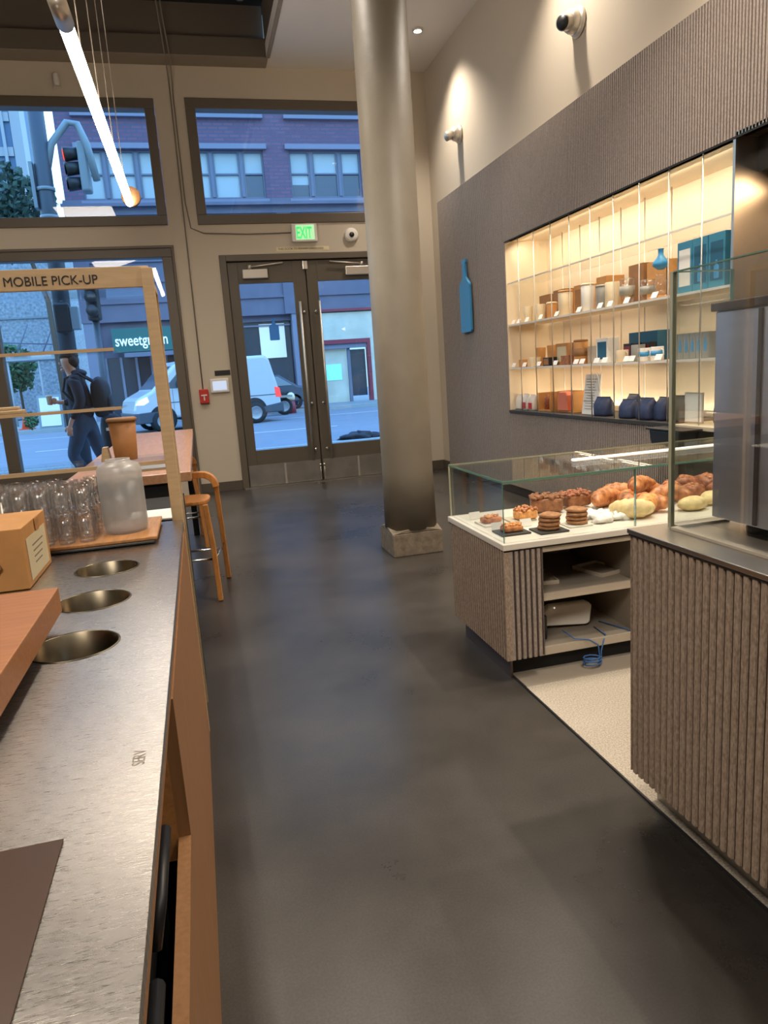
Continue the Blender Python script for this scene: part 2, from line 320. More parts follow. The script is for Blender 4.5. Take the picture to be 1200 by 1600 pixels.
# ------------------------------------------------------------------ helpers
def world_loc(o):
    v = Vector((0, 0, 0))
    while o is not None:
        v += o.location; o = o.parent
    return v
class MB:
    def __init__(s): s.v = []; s.f = []; s.sm = []
    def add(s, vs, fs, smooth=False):
        b = len(s.v); s.v += [tuple(x) for x in vs]
        for f in fs: s.f.append([b+i for i in f]); s.sm.append(smooth)
        return s
    def box(s, x0, x1, y0, y1, z0, z1):
        vs = [(x, y, z) for z in (z0, z1) for (x, y) in ((x0, y0), (x1, y0), (x1, y1), (x0, y1))]
        return s.add(vs, [(3, 2, 1, 0), (4, 5, 6, 7), (0, 1, 5, 4), (1, 2, 6, 5), (2, 3, 7, 6), (3, 0, 4, 7)])
    def obox(s, c, half, rot=(0, 0, 0)):
        from mathutils import Euler
        R = Euler(rot).to_matrix(); hx, hy, hz = half
        vs = [Vector(c)+R@Vector((x, y, z)) for z in (-hz, hz) for (x, y) in ((-hx, -hy), (hx, -hy), (hx, hy), (-hx, hy))]
        return s.add(vs, [(3, 2, 1, 0), (4, 5, 6, 7), (0, 1, 5, 4), (1, 2, 6, 5), (2, 3, 7, 6), (3, 0, 4, 7)])
    def lathe(s, prof, c=(0, 0, 0), n=24, axis='Z', smooth=True, cap=True):
        vs = []
        for (r, h) in prof:
            for k in range(n):
                a = 2*PI*k/n; x, y, z = r*math.cos(a), r*math.sin(a), h
                if axis == 'X': x, y, z = z, x, y
                if axis == 'Y': x, y, z = y, z, x
                vs.append((x+c[0], y+c[1], z+c[2]))
        fs = []
        for i in range(len(prof)-1):
            for k in range(n):
                k2 = (k+1) % n; fs.append((i*n+k, i*n+k2, (i+1)*n+k2, (i+1)*n+k))
        if cap:
            fs.append(tuple(reversed(range(n)))); e = (len(prof)-1)*n; fs.append(tuple(range(e, e+n)))
        return s.add(vs, fs, smooth)
    def tube(s, pts, r, n=10, close=False, cap=True):
        pts = [Vector(p) for p in pts]; m = len(pts); rr = r if isinstance(r, (list, tuple)) else [r]*m
        vs = []; up = Vector((0, 0, 1)); prev = None
        for i, p in enumerate(pts):
            d = (pts[min(i+1, m-1)]-pts[max(i-1, 0)]) if not close else (pts[(i+1) % m]-pts[i-1])
            d.normalize()
            if prev is None:
                a = d.cross(up)
                if a.length < 1e-3: a = d.cross(Vector((1, 0, 0)))
            else: a = prev-d*prev.dot(d)
            a.normalize(); prev = a; b = d.cross(a)
            for k in range(n):
                t = 2*PI*k/n; vs.append(p+rr[i]*(a*math.cos(t)+b*math.sin(t)))
        fs = []
        for i in range(m if close else m-1):
            j = (i+1) % m
            for k in range(n):
                k2 = (k+1) % n; fs.append((i*n+k, i*n+k2, j*n+k2, j*n+k))
        if cap and not close: fs.append(tuple(reversed(range(n)))); fs.append(tuple(range((m-1)*n, m*n)))
        return s.add(vs, fs, True)
    def prism(s, poly, axis, a, b):
        n = len(poly)
        def P(u, v, t): return {'X': (t, u, v), 'Y': (u, t, v), 'Z': (u, v, t)}[axis]
        vs = [P(u, v, a) for u, v in poly]+[P(u, v, b) for u, v in poly]
        fs = [tuple(reversed(range(n))), tuple(range(n, 2*n))]+[(i, (i+1) % n, n+(i+1) % n, n+i) for i in range(n)]
        return s.add(vs, fs)
    def blob(s, c, r, n=14, m=9, jit=0.06, seed=0, power=1.0, flat=0.0):
        rnd = random.Random(seed); vs = []
        ph = [rnd.uniform(0, 6.28) for _ in range(6)]
        for i in range(m+1):
            t = PI*i/m
            for k in range(n):
                a = 2*PI*k/n
                q = 1+jit*(math.sin(3*a+ph[0]+2*t)+math.sin(5*a+ph[1]-3*t)*0.7+math.sin(4*t+ph[2]+2*a)*0.8)
                st = abs(math.sin(t))**power; z = math.cos(t)
                z = (abs(z)**power)*(1 if z > 0 else -1)
                if flat and z < -flat: z = -flat
                vs.append((c[0]+r[0]*q*st*math.cos(a), c[1]+r[1]*q*st*math.sin(a), c[2]+r[2]*q*z if z > -flat or not flat else c[2]+r[2]*z))
        fs = [(i*n+k, i*n+(k+1) % n, (i+1)*n+(k+1) % n, (i+1)*n+k) for i in range(m) for k in range(n)]
        return s.add(vs, fs, True)
    def xf(s, loc, rz=0, start=0):
        c, sn = math.cos(rz), math.sin(rz)
        s.v[start:] = [(x*c-y*sn+loc[0], x*sn+y*c+loc[1], z+loc[2]) for x, y, z in s.v[start:]]
        return s
    def build(s, name, m, parent=None, world=True, bevel=0.0, seg=2):
        me = bpy.data.meshes.new(name); off = world_loc(parent) if (parent is not None and world) else Vector((0, 0, 0))
        me.from_pydata([(x-off.x, y-off.y, z-off.z) for x, y, z in s.v], [], s.f)
        me.polygons.foreach_set('use_smooth', s.sm)
        bm = bmesh.new(); bm.from_mesh(me); bmesh.ops.recalc_face_normals(bm, faces=bm.faces); bm.to_mesh(me); bm.free()
        me.update()
        me.materials.append(M[m] if isinstance(m, str) else m)
        o = bpy.data.objects.new(name, me); COL.objects.link(o)
        if parent is not None: o.parent = parent
        if bevel:
            b = o.modifiers.new('bevel', 'BEVEL'); b.width = bevel; b.segments = seg; b.limit_method = 'ANGLE'; b.angle_limit = math.radians(40)
        return o
def B(*a): return MB().box(*a)
def tag(o, label=None, cat=None, group=None, kind=None):
    if label: o['label'] = label
    if cat: o['category'] = cat
    if group: o['group'] = group
    if kind: o['kind'] = kind
    return o
def thing(name, loc, label, cat, group=None, rz=0.0):
    o = bpy.data.objects.new(name, None); COL.objects.link(o); o.location = loc; o.rotation_euler = (0, 0, rz)
    o.empty_display_size = 0.1
    return tag(o, label, cat, group)
def struct(o): o['kind'] = 'structure'; return o
def one(mb, name, m, label, cat, group=None, origin=None, **k):
    """a thing that is one mesh; origin at the given base point"""
    o = mb.build(name, m, None, **k)
    if origin is not None:
        for v in o.data.vertices: v.co -= Vector(origin)
        o.location = origin
    return tag(o, label, cat, group)
def copy_tree(o, parent=None):
    c = o.copy(); COL.objects.link(c); c.parent = parent
    for ch in list(o.children): copy_tree(ch, c)
    return c
def text(s, size, m, name, parent, loc, rot, extrude=0.002, align='LEFT', sx=1.0, world=True, bold=0.0):
    cu = bpy.data.curves.new(name, 'FONT'); cu.body = s; cu.size = size; cu.extrude = extrude; cu.align_x = align; cu.offset = bold
    t = bpy.data.objects.new(name, cu); COL.objects.link(t)
    dg = bpy.context.evaluated_depsgraph_get(); dg.update()
    me = bpy.data.meshes.new_from_object(t.evaluated_get(dg)); me.name = name
    bpy.data.objects.remove(t)
    for v in me.vertices: v.co.x *= sx
    me.materials.clear(); me.materials.append(M[m])
    o = bpy.data.objects.new(name, me); COL.objects.link(o)
    off = world_loc(parent) if (parent is not None and world) else Vector((0, 0, 0))
    o.parent = parent; o.location = Vector(loc)-off; o.rotation_euler = rot
    return o
def ring_prof(r, t, z0, z1): return [(r, z0), (r, z1), (r-t, z1), (r-t, z0)]
def flute_poly(a, b, face, thk, pitch=0.025, depth=0.0036, seams=(), sgn=1):
    """profile of (u, depth) points; face = coordinate of the ridges, body goes to face+sgn*thk"""
    pts = []; u = a; n = int(round((b-a)/pitch)); pitch = (b-a)/n
    for i in range(n):
        u = a+i*pitch; d = depth
        if any(abs(u+pitch*0.8-s) < pitch*0.5 for s in seams): d = 0.02
        pts += [(u, face), (u+pitch*0.56, face), (u+pitch*0.60, face+sgn*d), (u+pitch*0.96, face+sgn*d)]
    pts += [(b, face), (b, face+sgn*thk), (a, face+sgn*thk)]
    return pts
def fluted_x(a, b, z0, z1, x, thk=0.03, **k):      # runs along Y, faces -X
    return MB().prism([(v, u) for u, v in flute_poly(a, b, x, thk, **k)], 'Z', z0, z1)
def groove_shade_x(a, b, z0, z1, x, d=0.0028): return MB().box(x+d, x+0.022, a+0.002, b-0.002, z0+0.0005, z1-0.0005)
def fluted_y(a, b, z0, z1, y, thk=0.03, **k):      # runs along X, faces -Y
    return MB().prism(flute_poly(a, b, y, thk, **k), 'Z', z0, z1)

# ================================================================== ROOM SHELL
WY = 9.11
struct(B(-4.2, 3.7, -5, 9.36, -0.12, 0.0).build('floor', 'floor'))
# ceiling with the open dark recess on the left
RX, RY0, RY1 = 1.18, -2.0, 8.86
c = MB().box(RX, 3.7, -5, 9.3, 4.86, 5.0).box(-4.2, RX, RY1, 9.3, 4.86, 5.0).box(-4.2, RX, -5, RY0, 4.86, 5.0)
struct(c.build('ceiling', 'ceil'))
struct(MB().box(RX, RX+0.04, RY0, RY1, 5.0, 5.7).box(-4.2, RX, RY1+0.05, RY1+0.1, 5.0, 5.7)
       .box(-4.2, RX+0.0, RY1-0.012, RY1-0.001, 4.862, 5.05).build('trim_1', 'recess'))
struct(MB().box(-4.2, RX+0.02, RY1-0.015, WY, 4.848, 4.859).box(RX-0.001, RX+0.04, RY0, RY1-0.016, 4.848, 4.859).build('trim_21', 'recess2'))
struct(B(-4.2, RX+0.3, RY0-0.2, 9.3, 5.40, 5.5).build('ceiling', 'black_ceiling'))
struct(B(3.12, 3.24, 7.0, 9.3, 0, 4.9).box(3.12, 3.24, -5, 7.0, 3.0, 4.9).box(3.6, 3.7, -5, 7.0, 0, 3.0).build('wall_right', 'wall'))
struct(B(-4.3, -4.2, -5, 9.3, 0, 5.6).build('wall_left', 'wall'))
struct(B(-4.2, 3.7, -5.1, -5, 0, 5.6).build('wall_back', 'wall'))

# storefront wall: pieces around the window, transom and door openings
Wf = MB(); y0, y1 = WY, WY+0.2
def wp(x0, x1, z0, z1): Wf.box(x0, x1, y0, y1, z0, z1)
wp(-4.2, 3.24, 4.50, 5.6)                 # above the transoms
wp(-4.2, 2.62, 2.92, 3.155)
wp(-0.09, 0.25, 3.155, 4.50)               # between transoms
wp(2.62, 3.24, 0.0, 4.50)
wp(-0.09, 0.44, 0, 2.92)
wp(0.44, 2.62, 2.81, 2.92); wp(-4.2, -0.09, 3.155, 3.16)
wp(-4.2, -0.09, 0, 0.34)
struct(Wf.build('wall_front', 'wall'))
struct(MB().box(-0.085, 0.44, WY-0.015, WY, 0, 0.12).box(2.5, 3.12, WY-0.015, WY, 0, 0.12).build('baseboard_front', 'base', bevel=0.003))
struct(B(3.105, 3.12, 8.69, WY, 0, 0.12).build('baseboard_right', 'base', bevel=0.003))

def window(x0, x1, z0, z1, fw, mull=(), yb=WY-0.02, yd=0.16):
    """frame outer rectangle, glass inset"""
    f = MB(); ya, yc = yb, yb+yd
    f.box(x0, x1, ya, yc, z1-fw, z1); f.box(x0, x1, ya, yc, z0, z0+fw)
    f.box(x0, x0+fw, ya, yc, z0+fw, z1-fw); f.box(x1-fw, x1, ya, yc, z0+fw, z1-fw)
    for m0, m1 in mull: f.box(m0, m1, ya, yc, z0+fw, z1-fw)
    return f
f = window(-4.1, -0.095, 3.16, 4.50, 0.105, [(-2.20, -2.06)])
o = struct(f.build('window_1', 'frame', bevel=0.006)); struct(B(-4.0, -0.2, WY+0.05, WY+0.058, 3.26, 4.40).build('window_pane', 'glass', o))
f = window(0.245, 2.62, 3.155, 4.515, 0.11)
o = struct(f.build('window_2', 'frame', bevel=0.006)); struct(B(0.35, 2.52, WY+0.05, WY+0.058, 3.26, 4.41).build('window_pane', 'glass', o))
f = window(-4.1, -0.09, 0.34, 2.92, 0.115, [(-2.20, -2.065)])
f.box(-4.1, -0.06, WY-0.035, WY, 2.905, 2.935); f.box(-0.09, -0.065, WY-0.035, WY, 0.0, 2.92)
o = struct(f.build('window_3', 'frame', bevel=0.006)); struct(B(-4.0, -0.2, WY+0.05, WY+0.058, 0.45, 2.81).build('window_pane', 'glass', o))

# double door
f = MB(); dx0, dx1 = 0.44, 2.50
f.box(dx0, dx0+0.08, WY-0.025, WY+0.12, 0, 2.81).box(dx1-0.08, dx1+0.12, WY-0.025, WY+0.12, 0, 2.81).box(dx0+0.08, dx1-0.08, WY-0.025, WY+0.12, 2.735, 2.81)
struct(f.build('trim_2', 'frame', bevel=0.006))
struct(MB().box(0.52, 0.56, WY+0.06, WY+0.10, 0, 2.735).box(2.38, 2.42, WY+0.06, WY+0.10, 0, 2.735).box(0.56, 2.38, WY+0.06, WY+0.10, 2.70, 2.735).box(1.44, 1.485, WY+0.056, WY+0.07, 0.0, 2.70).build('trim_16', 'frame'))
struct(B(0.46, 2.48, WY-0.04, WY+0.14, 0.0, 0.014).build('trim_17', 'steelk'))
def leaf(idx, x0, x1, gx0, gx1):
    z0, z1, gz0, gz1 = 0.015, 2.725, 0.468, 2.478; ya, yb = WY+0.01, WY+0.055
    d = MB().box(x0, gx0, ya, yb, z0, z1).box(gx1, x1, ya, yb, z0, z1).box(gx0, gx1, ya, yb, z0, gz0).box(gx0, gx1, ya, yb, gz1, z1)
    o = struct(d.build('door_%d' % idx, 'door', bevel=0.004))
    struct(B(gx0, gx1, WY+0.028, WY+0.036, gz0, gz1).build('door_pane', 'glass', o))
    kp = MB().box(x0+0.01, x1-0.01, WY+0.004, WY+0.01, 0.02, 0.285)
    struct(kp.build('kick_plate', 'steelk', o))
    struct(B((x0+x1)/2-0.012, (x0+x1)/2+0.012, WY-0.002, WY+0.004, 0.02, 0.285).build('plate_joint', 'nickel', o))
    return o
dl = leaf(1, 0.525, 1.455, 0.645, 1.302); dr = leaf(2, 1.470, 2.415, 1.605, 2.280)
for o, px, b in ((dl, 1.352, 1.40), (dr, 1.590, 1.545)):
    struct(MB().tube([(px, WY-0.06, 0.29), (px, WY-0.06, 2.24)], 0.014, 12).build('door_handle', 'nickel', o))
    s = MB()
    for z in (0.42, 1.0, 2.12): s.tube([(px, WY-0.06, z), (px, WY+0.01, z)], 0.009, 10).lathe([(0.02, -0.004), (0.02, 0.006)], (b, WY-0.0, z), 12, 'Y')
    struct(s.build('handle_mount', 'chrome', o))
for o, cx, s in ((dl, 0.845, 1), (dr, 2.10, -1)):
    struct(MB().box(cx-0.15, cx+0.15, WY-0.05, WY+0.01, 2.53, 2.635).build('door_closer', 'nickel', o, bevel=0.008))
    struct(MB().tube([(cx-0.08*s, WY-0.03, 2.66), (cx+0.34*s, WY-0.035, 2.70)], 0.010, 8).lathe([(0.022, 0), (0.022, 0.05)], (cx-0.06*s, WY-0.03, 2.635), 10)
           .build('closer_arm', 'nickel', o))
struct(B(1.43, 1.49, WY-0.012, WY+0.0, 2.62, 2.72).build('door_latch', 'chrome', dr, bevel=0.004))
for o, x in ((dl, 1.44), (dr, 1.49)):
    struct(MB().tube([(x, WY-0.005, 0.03), (x, WY-0.005, 0.22)], 0.008, 8).lathe([(0.014, 0), (0.014, 0.03)], (x, WY-0.005, 0.2), 10).build('flush_bolt', 'nickel', o))
def bottle_poly(w, h):
    pts = [(-w*0.44, 0), (-w*0.5, h*0.03), (-w*0.5, h*0.62)]
    for i in range(7):
        t = i/6; pts.append((-w*0.5+(w*0.5-w*0.15)*(0.5-0.5*math.cos(PI*t)), h*(0.64+0.14*t)))
    pts += [(-w*0.13, h*0.95), (-w*0.19, h*0.955), (-w*0.19, h)]
    return pts+[(-x, z) for x, z in reversed(pts)]
# painted bottle reflection on the left door pane
bp = bottle_poly(0.12, 0.26)
o = MB().prism([(1.015+x, 1.80+z) for x, z in bp], 'Y', WY+0.0265, WY+0.0278).build('bottle_reflection', 'reflection', dl); struct(o)  # wall emblem's reflection in the pane, drawn as a thin blue sheet

# ---- fluted wall cladding (right), split by the display niche
XF = 3.05; NB, NT, NY0, NY1 = 0.868, 2.486, 3.68, 6.79
seams = [6.19-0.655*k for k in range(-4, 12)]
struct(fluted_x(-2.0, NY1, NT, 3.27, XF, 0.07, seams=seams).build('trim_3', 'flute'))
struct(fluted_x(NY1, 8.69, 0.10, 3.27, XF, 0.07, seams=seams).build('trim_4', 'flute'))
struct(fluted_x(4.22, NY1, 0.10, NB-0.02, XF, 0.07, seams=seams).build('trim_5', 'flute'))
struct(B(3.08, 3.12, 3.7, 8.66, 0.0, 0.10).build('baseboard_right', 'blackm'))
struct(B(3.046, 3.05, -2.0, NY1, NT-0.012, NT).build('trim_6', 'blackm'))
struct(groove_shade_x(-2.0, NY1, NT, 3.27, XF).build('wall_groove_shade_18', 'groove'))
struct(groove_shade_x(NY1, 8.69, 0.10, 3.27, XF).build('wall_groove_shade_19', 'groove'))
struct(groove_shade_x(4.22, NY1, 0.10, NB-0.02, XF).build('wall_groove_shade_20', 'groove'))
# niche shell
n = MB().box(3.5, 3.52, NY0, NY1+0.02, NB-0.02, NT+0.02).box(3.055, 3.5, NY1-0.004, NY1+0.02, NB, NT).box(3.055, 3.5, NY0, NY1, NT, NT+0.02)
struct(n.build('wall_niche', 'niche'))
struct(B(3.04, 3.5, 4.20, NY1, NB-0.025, NB).build('trim_7', 'slate'))
struct(B(3.05, 3.5, NY0, 4.20, NB-0.03, NB-0.005).build('trim_8', 'niche'))
struct(B(3.05, 3.5, NY0-0.02, NY0, 0.3, NT).build('trim_9', 'steelr'))
# stainless recess nearer the camera
struct(MB().box(3.5, 3.52, -2, NY0-0.02, 0.3, NT).box(3.05, 3.5, -2, NY0-0.02, NT, NT+0.02).build('wall_recess', 'hood'))
struct(B(3.2, 3.5, -1, NY0-0.02, 2.30, NT).build('trim_10', 'black'))

def shelf(z, m, name, label, x0=3.07, x1=3.42, t=0.012):
    s = thing(name, (3.25, 5.2, z-t), label, 'shelf', 'long shelves in the lit wall niche')
    B(x0, x1, NY0+0.01, NY1-0.01, z-t, z).build('shelf_board', m, s)
    B(x0-0.006, x0, NY0+0.01, NY1-0.01, z-t-0.003, z+0.001).build('front_edge', 'deck', s)
    return s
shelf(1.700, 'niche', 'niche_shelf', 'upper pale shelf in the lit niche carrying mugs, canisters and teal boxes')
shelf(1.285, 'niche', 'niche_shelf', 'lower pale shelf in the lit niche carrying jars, small mugs and tins')
shelf(2.095, 'cglass', 'glass_shelf', 'empty glass shelf highest in the lit wall niche', t=0.008)
pr = None
for k in range(9):
    y = 6.52-0.322*k
    if pr is None:
        r = pr = one(MB().tube([(3.062, y, NB), (3.062, y, NT)], 0.0045, 8), 'shelf_rod', 'nickel', 'x', 'rod', 'thin rods at the front of the niche', origin=(3.062, y, NB))
    else:
        r = pr.copy(); COL.objects.link(r); r.location.y = y
    r['label'] = 'thin bright metal rod at the front of the lit niche shelves'
for k in range(9):
    r = pr.copy(); COL.objects.link(r); r.location = (3.44, 6.37-0.322*k, NB); r['group'] = 'thin rods at the back of the niche'
    r['label'] = 'thin metal rod behind the niche shelves, near the back panel'

# ---- column
col = thing('column', (1.455, 5.11, 0), 'round grey-painted structural column in the middle of the floor', 'column')
MB().lathe([(0.196, 0.19), (0.188, 0.6), (0.183, 5.0)], (1.455, 5.11, 0), 48).build('shaft', 'column', col)
def colbase():
    h, z = 0.19, 0.0; m = MB(); x0, x1, y0, y1 = 1.262, 1.642, 4.925, 5.305; t = 0.205
    bmv = []
    ch = 0.02
    poly = [(x0, y0), (x1, y0), (x1, y1), (x0, y1)]
    m.box(x0, x1, y0, y1, 0, t-0.035)
    # arched upper part: domed prism on each side
    arc = [(x0+(x1-x0)*i/10, t-0.035+0.035*math.sin(PI*i/10)) for i in range(11)]
    m.prism(arc, 'Y', y0, y1)
    arc = [(y0+(y1-y0)*i/10, t-0.035+0.035*math.sin(PI*i/10)) for i in range(11)]
    m.prism(arc, 'X', x0, x1)
    return m
colbase().build('plinth', 'colbase', col, bevel=0.012)

# ---- exit sign, horn, tape label, alarm, keypad, wires
e = thing('exit_sign', (1.48, WY, 2.93), 'lit green EXIT sign mounted above the double doors', 'exit sign')
B(1.325, 1.635, WY-0.05, WY, 2.93, 3.14).build('housing', 'white', e, bevel=0.012)
B(1.375, 1.60, WY-0.053, WY-0.05, 2.955, 3.125).build('sign_face', 'exitbg', e)
text('EXIT', 0.185, 'exitg', 'lettering', e, (1.378, WY-0.054, 2.972), (PI/2, 0, 0), 0.002, sx=0.50, bold=0.004)
h = thing('fire_horn', (2.06, WY, 3.0), 'round white alarm horn on the wall right of the exit sign', 'alarm horn')
MB().lathe([(0.085, 0.0), (0.085, 0.03), (0.07, 0.045), (0.03, 0.05)], (0, 0, 0), 32, 'Y').xf((2.06, WY-0.0, 3.0)).build('housing', 'white', h)
h.children[0].data.transform(Matrix.Scale(-1, 4, (0, 1, 0)))
MB().lathe([(0.03, -0.056), (0.03, -0.049)], (2.06, WY, 3.0), 20, 'Y').build('speaker_hole', 'black', h)
t = thing('tape_label', (1.45, WY, 2.84), 'narrow white notice strip printed in small black letters over the doors', 'sign')
B(1.13, 1.775, WY-0.002, WY, 2.838, 2.885).build('strip', 'label', t)
text('THIS DOOR TO REMAIN UNLOCKED', 0.036, 'ink', 'lettering', t, (1.15, WY-0.003, 2.849), (PI/2, 0, 0), 0.0005, sx=0.93)
a = thing('fire_alarm', (0.09, WY, 1.10), 'red fire alarm pull station on the wall beside the doors', 'fire alarm')
B(0.035, 0.145, WY-0.05, WY, 1.10, 1.27).build('housing', 'red', a, bevel=0.008)
MB().box(0.055, 0.125, WY-0.062, WY-0.05, 1.19, 1.205).box(0.082, 0.098, WY-0.062, WY-0.05, 1.135, 1.19).build('pull_bar', 'white', a, bevel=0.003)
k = thing('keypad', (0.29, WY, 1.22), 'white wall keypad with lit screen left of the doors', 'keypad')
B(0.175, 0.40, WY-0.03, WY, 1.215, 1.385).build('housing', 'white', k, bevel=0.012)
B(0.205, 0.37, WY-0.032, WY-0.03, 1.245, 1.355).build('screen', 'screen', k)
one(B(0.245, 0.43, WY-0.006, WY, 1.42, 1.48), 'name_plate', 'black', 'small black plate on the wall above the keypad', 'plate')
s = thing('wall_sensor', (-1.08, WY, 4.58), 'small pale motion sensor high on the wall above the left transom', 'sensor')
B(-1.12, -1.04, WY-0.02, WY, 4.58, 4.72).build('back_plate', 'wall', s, bevel=0.005)
MB().lathe([(0.026, 0), (0.03, 0.03), (0.026, 0.11), (0.01, 0.12)], (0, 0, 0), 14).xf((-1.075, WY-0.05, 4.60)).build('sensor_head', 'white', s)
one(MB().tube([(0.05, 8.45, 5.39), (0.055, 8.5, 5.2), (0.09, 8.84, 4.8), (0.10, WY-0.012, 4.60), (0.095, WY-0.012, 3.5), (0.09, WY-0.012, 2.6), (0.085, WY-0.012, 1.27)], 0.007, 6),
    'alarm_wire', 'wire', 'grey wire hanging from the recess and running down to the red fire alarm', 'wire')
one(MB().tube([(0.09, 8.45, 5.39), (0.10, 8.52, 5.1), (0.14, 8.86, 4.8), (0.13, WY-0.012, 4.55), (0.128, WY-0.012, 3.4), (0.16, WY-0.012, 3.12), (0.30, WY-0.012, 3.06), (0.8, WY-0.012, 3.04), (1.325, WY-0.012, 3.045)], 0.007, 6),
    'exit_wire', 'wire', 'grey wire hanging from the recess and running across to the exit sign', 'wire')
def track_head(x, y, label):
    t = thing('ceiling_junction', (x, y, 5.40), label, 'ceiling fixture', 'metal boxes in the dark recess')
    B(x-0.05, x+0.05, y-0.05, y+0.05, 5.28, 5.40).build('box', 'nickel', t, bevel=0.01)
    MB().lathe([(0.035, 5.22), (0.045, 5.28)], (x, y, 0), 16).build('collar', 'chrome', t)
track_head(0.05, 8.42, 'metal junction box in the dark recess from which the wires hang')
track_head(0.90, 8.42, 'metal box near the right edge of the dark recess')

# ---- pendant tube lamp
L = thing('tube_pendant', (-0.39, 5.5, 3.0), 'long glowing tube lamp hanging over the counter', 'pendant lamp')
MB().tube([(-0.387, 3.86, 3.0), (-0.388, 7.3, 3.0)], 0.034, 20).build('glowing_tube', 'tube', L)
MB().tube([(-0.387, 3.66, 3.0), (-0.387, 3.88, 3.0)], 0.040, 20).build('end_cap', 'nickel', L)
MB().lathe([(0.085, 0), (0.085, 0.05)], (-0.372, 7.32, 3.06), 24, 'Y').build('end_disc', 'kraftd', L)
MB().box(-0.407, -0.367, 3.68, 3.86, 3.035, 3.10).build('hanger_bracket', 'nickel', L, bevel=0.004)
for y in (3.7, 3.84):
    MB().tube([(-0.387, y, 3.09), (-0.387, y, 5.4)], 0.004, 6).build('hanging_cable', 'wire', L)
for i, y in enumerate((4.5, 5.3, 6.1, 6.9)):
    MB().tube([(-0.387, y, 3.03), (-0.387, y, 5.4)], 0.0035, 6).build('hanging_cable', 'wire', L)

# ---- wall projector lights and downlights
def cone(y, scale, label, ry, om='black'):
    c = thing('wall_spotlight', (3.12, y, 3.83), label, 'wall light', 'round metal lights high on the right wall')
    q = MB().lathe([(0.09, 0), (0.095, 0.012), (0.085, 0.03), (0.055, 0.045)], (0, 0, 0), 28, 'X')
    q.v = [(-x*1.0, yy*scale, z*scale) for x, yy, z in q.v]; q.xf((3.12, y, 3.83)).build('wall_rose', 'nickel', c)
    q = MB().blob((0, 0, 0), (0.075*scale,)*3, 20, 14, 0).xf((3.12-0.05, y, 3.83)); q.build('ball_joint', 'nickel', c)
    q = MB(); d = Vector((-0.75, -0.35*ry, -0.25)).normalized(); p0 = Vector((3.05, y, 3.83)); 
    q.tube([p0+d*0.02, p0+d*0.09*scale, p0+d*0.10*scale], [0.055*scale, 0.046*scale, 0.05*scale], 24).build('spout', 'nickel', c)
    MB().tube([p0+d*0.1005*scale, p0+d*0.1035*scale], 0.043*scale, 24).build('opening', om, c)
cone(8.02, 1.0, 'round metal wall light farther along the white wall, near the corner', 0.4, 'nickel')
cone(5.45, 1.15, 'round metal wall light with dark opening, nearer on the white wall', 1.2)
for (x, y) in DOWN:
    d = thing('downlight', (x, y, 4.84), 'small bright recessed downlight in the grey ceiling behind the column', 'downlight')
    MB().lathe(ring_prof(0.055, 0.012, 4.835, 4.86), (x, y, 0), 24, cap=False).build('trim_ring', 'white', d)
    MB().lathe([(0.03, 4.845), (0.03, 4.859)], (x, y, 0), 20).build('lens', 'lens', d)
    if y < 8: d['label'] = 'recessed ceiling downlight above the %s' % {5.5: 'lit niche', 3.0: 'pastry case', 0.4: 'service counter'}[y]; d['group'] = 'downlights along the right wall'

# ---- blue bottle emblem on the cladding
b = thing('bottle_emblem', (3.03, 7.80, 1.70), 'flat blue bottle-shaped emblem mounted on the fluted wall', 'emblem')
MB().prism([(7.80+y, 1.70+z) for y, z in bottle_poly(0.31, 0.78)], 'X', 3.005, 3.03).build('bottle_shape', 'logo', b, bevel=0.003)
for z in (1.85, 2.1): MB().lathe([(0.012, 0), (0.012, 0.03)], (3.025, 7.80, z), 10, 'X').build('stand_off', 'nickel', b)

# ================================================================== LEFT COUNTER
SX = -0.10; ZT = 0.86
def plate_with_holes(x0, x1, y0, y1, z0, z1, holes, name, m, parent):
    cu = bpy.data.curves.new(name, 'CURVE'); cu.dimensions = '2D'; cu.fill_mode = 'BOTH'; cu.extrude = (z1-z0)/2
    def sp(pts):
        s = cu.splines.new('POLY'); s.points.add(len(pts)-1)
        for p, q in zip(s.points, pts): p.co = (q[0], q[1], 0, 1)
        s.use_cyclic_u = True
    sp([(x0, y0), (x1, y0), (x1, y1), (x0, y1)])
    for hx, hy, r in holes: sp([(hx+r*math.cos(2*PI*k/64), hy+r*math.sin(2*PI*k/64)) for k in range(64)])
    t = bpy.data.objects.new(name, cu); COL.objects.link(t)
    dg = bpy.context.evaluated_depsgraph_get(); dg.update()
    me = bpy.data.meshes.new_from_object(t.evaluated_get(dg)); bpy.data.objects.remove(t)
    off = world_loc(parent)
    for v in me.vertices: v.co += Vector((0, 0, (z0+z1)/2))-off
    while me.uv_layers: me.uv_layers.remove(me.uv_layers[0])
    uv = me.uv_layers.new(name='UVMap')
    for lp in me.loops: c_ = me.vertices[lp.vertex_index].co; uv.data[lp.index].uv = (c_.y, -c_.x)
    me.name = name; me.materials.clear(); me.materials.append(M[m]); o = bpy.data.objects.new(name, me); COL.objects.link(o); o.parent = parent
    return o
HOLES = [(-0.296, 2.08, 0.083), (-0.292, 1.765, 0.083), (-0.288, 1.455, 0.083)]
C = thing('condiment_counter', (-0.55, 1.1, 0), 'long steel-topped wooden condiment counter with three round waste holes on the left', 'counter')
plate_with_holes(-1.15, SX, -0.6, 2.71, 0.842, 0.86, HOLES, 'steel_top', 'steeltop', C)
for hx, hy, r in HOLES:
    MB().lathe([(r+0.004, 0.8605), (r+0.002, 0.862), (r-0.001, 0.860), (r-0.002, 0.70), (r-0.002, 0.62), (r+0.001, 0.62), (r+0.001, 0.858)], (hx, hy, 0), 56, cap=False).build('waste_chute', 'chute', C)
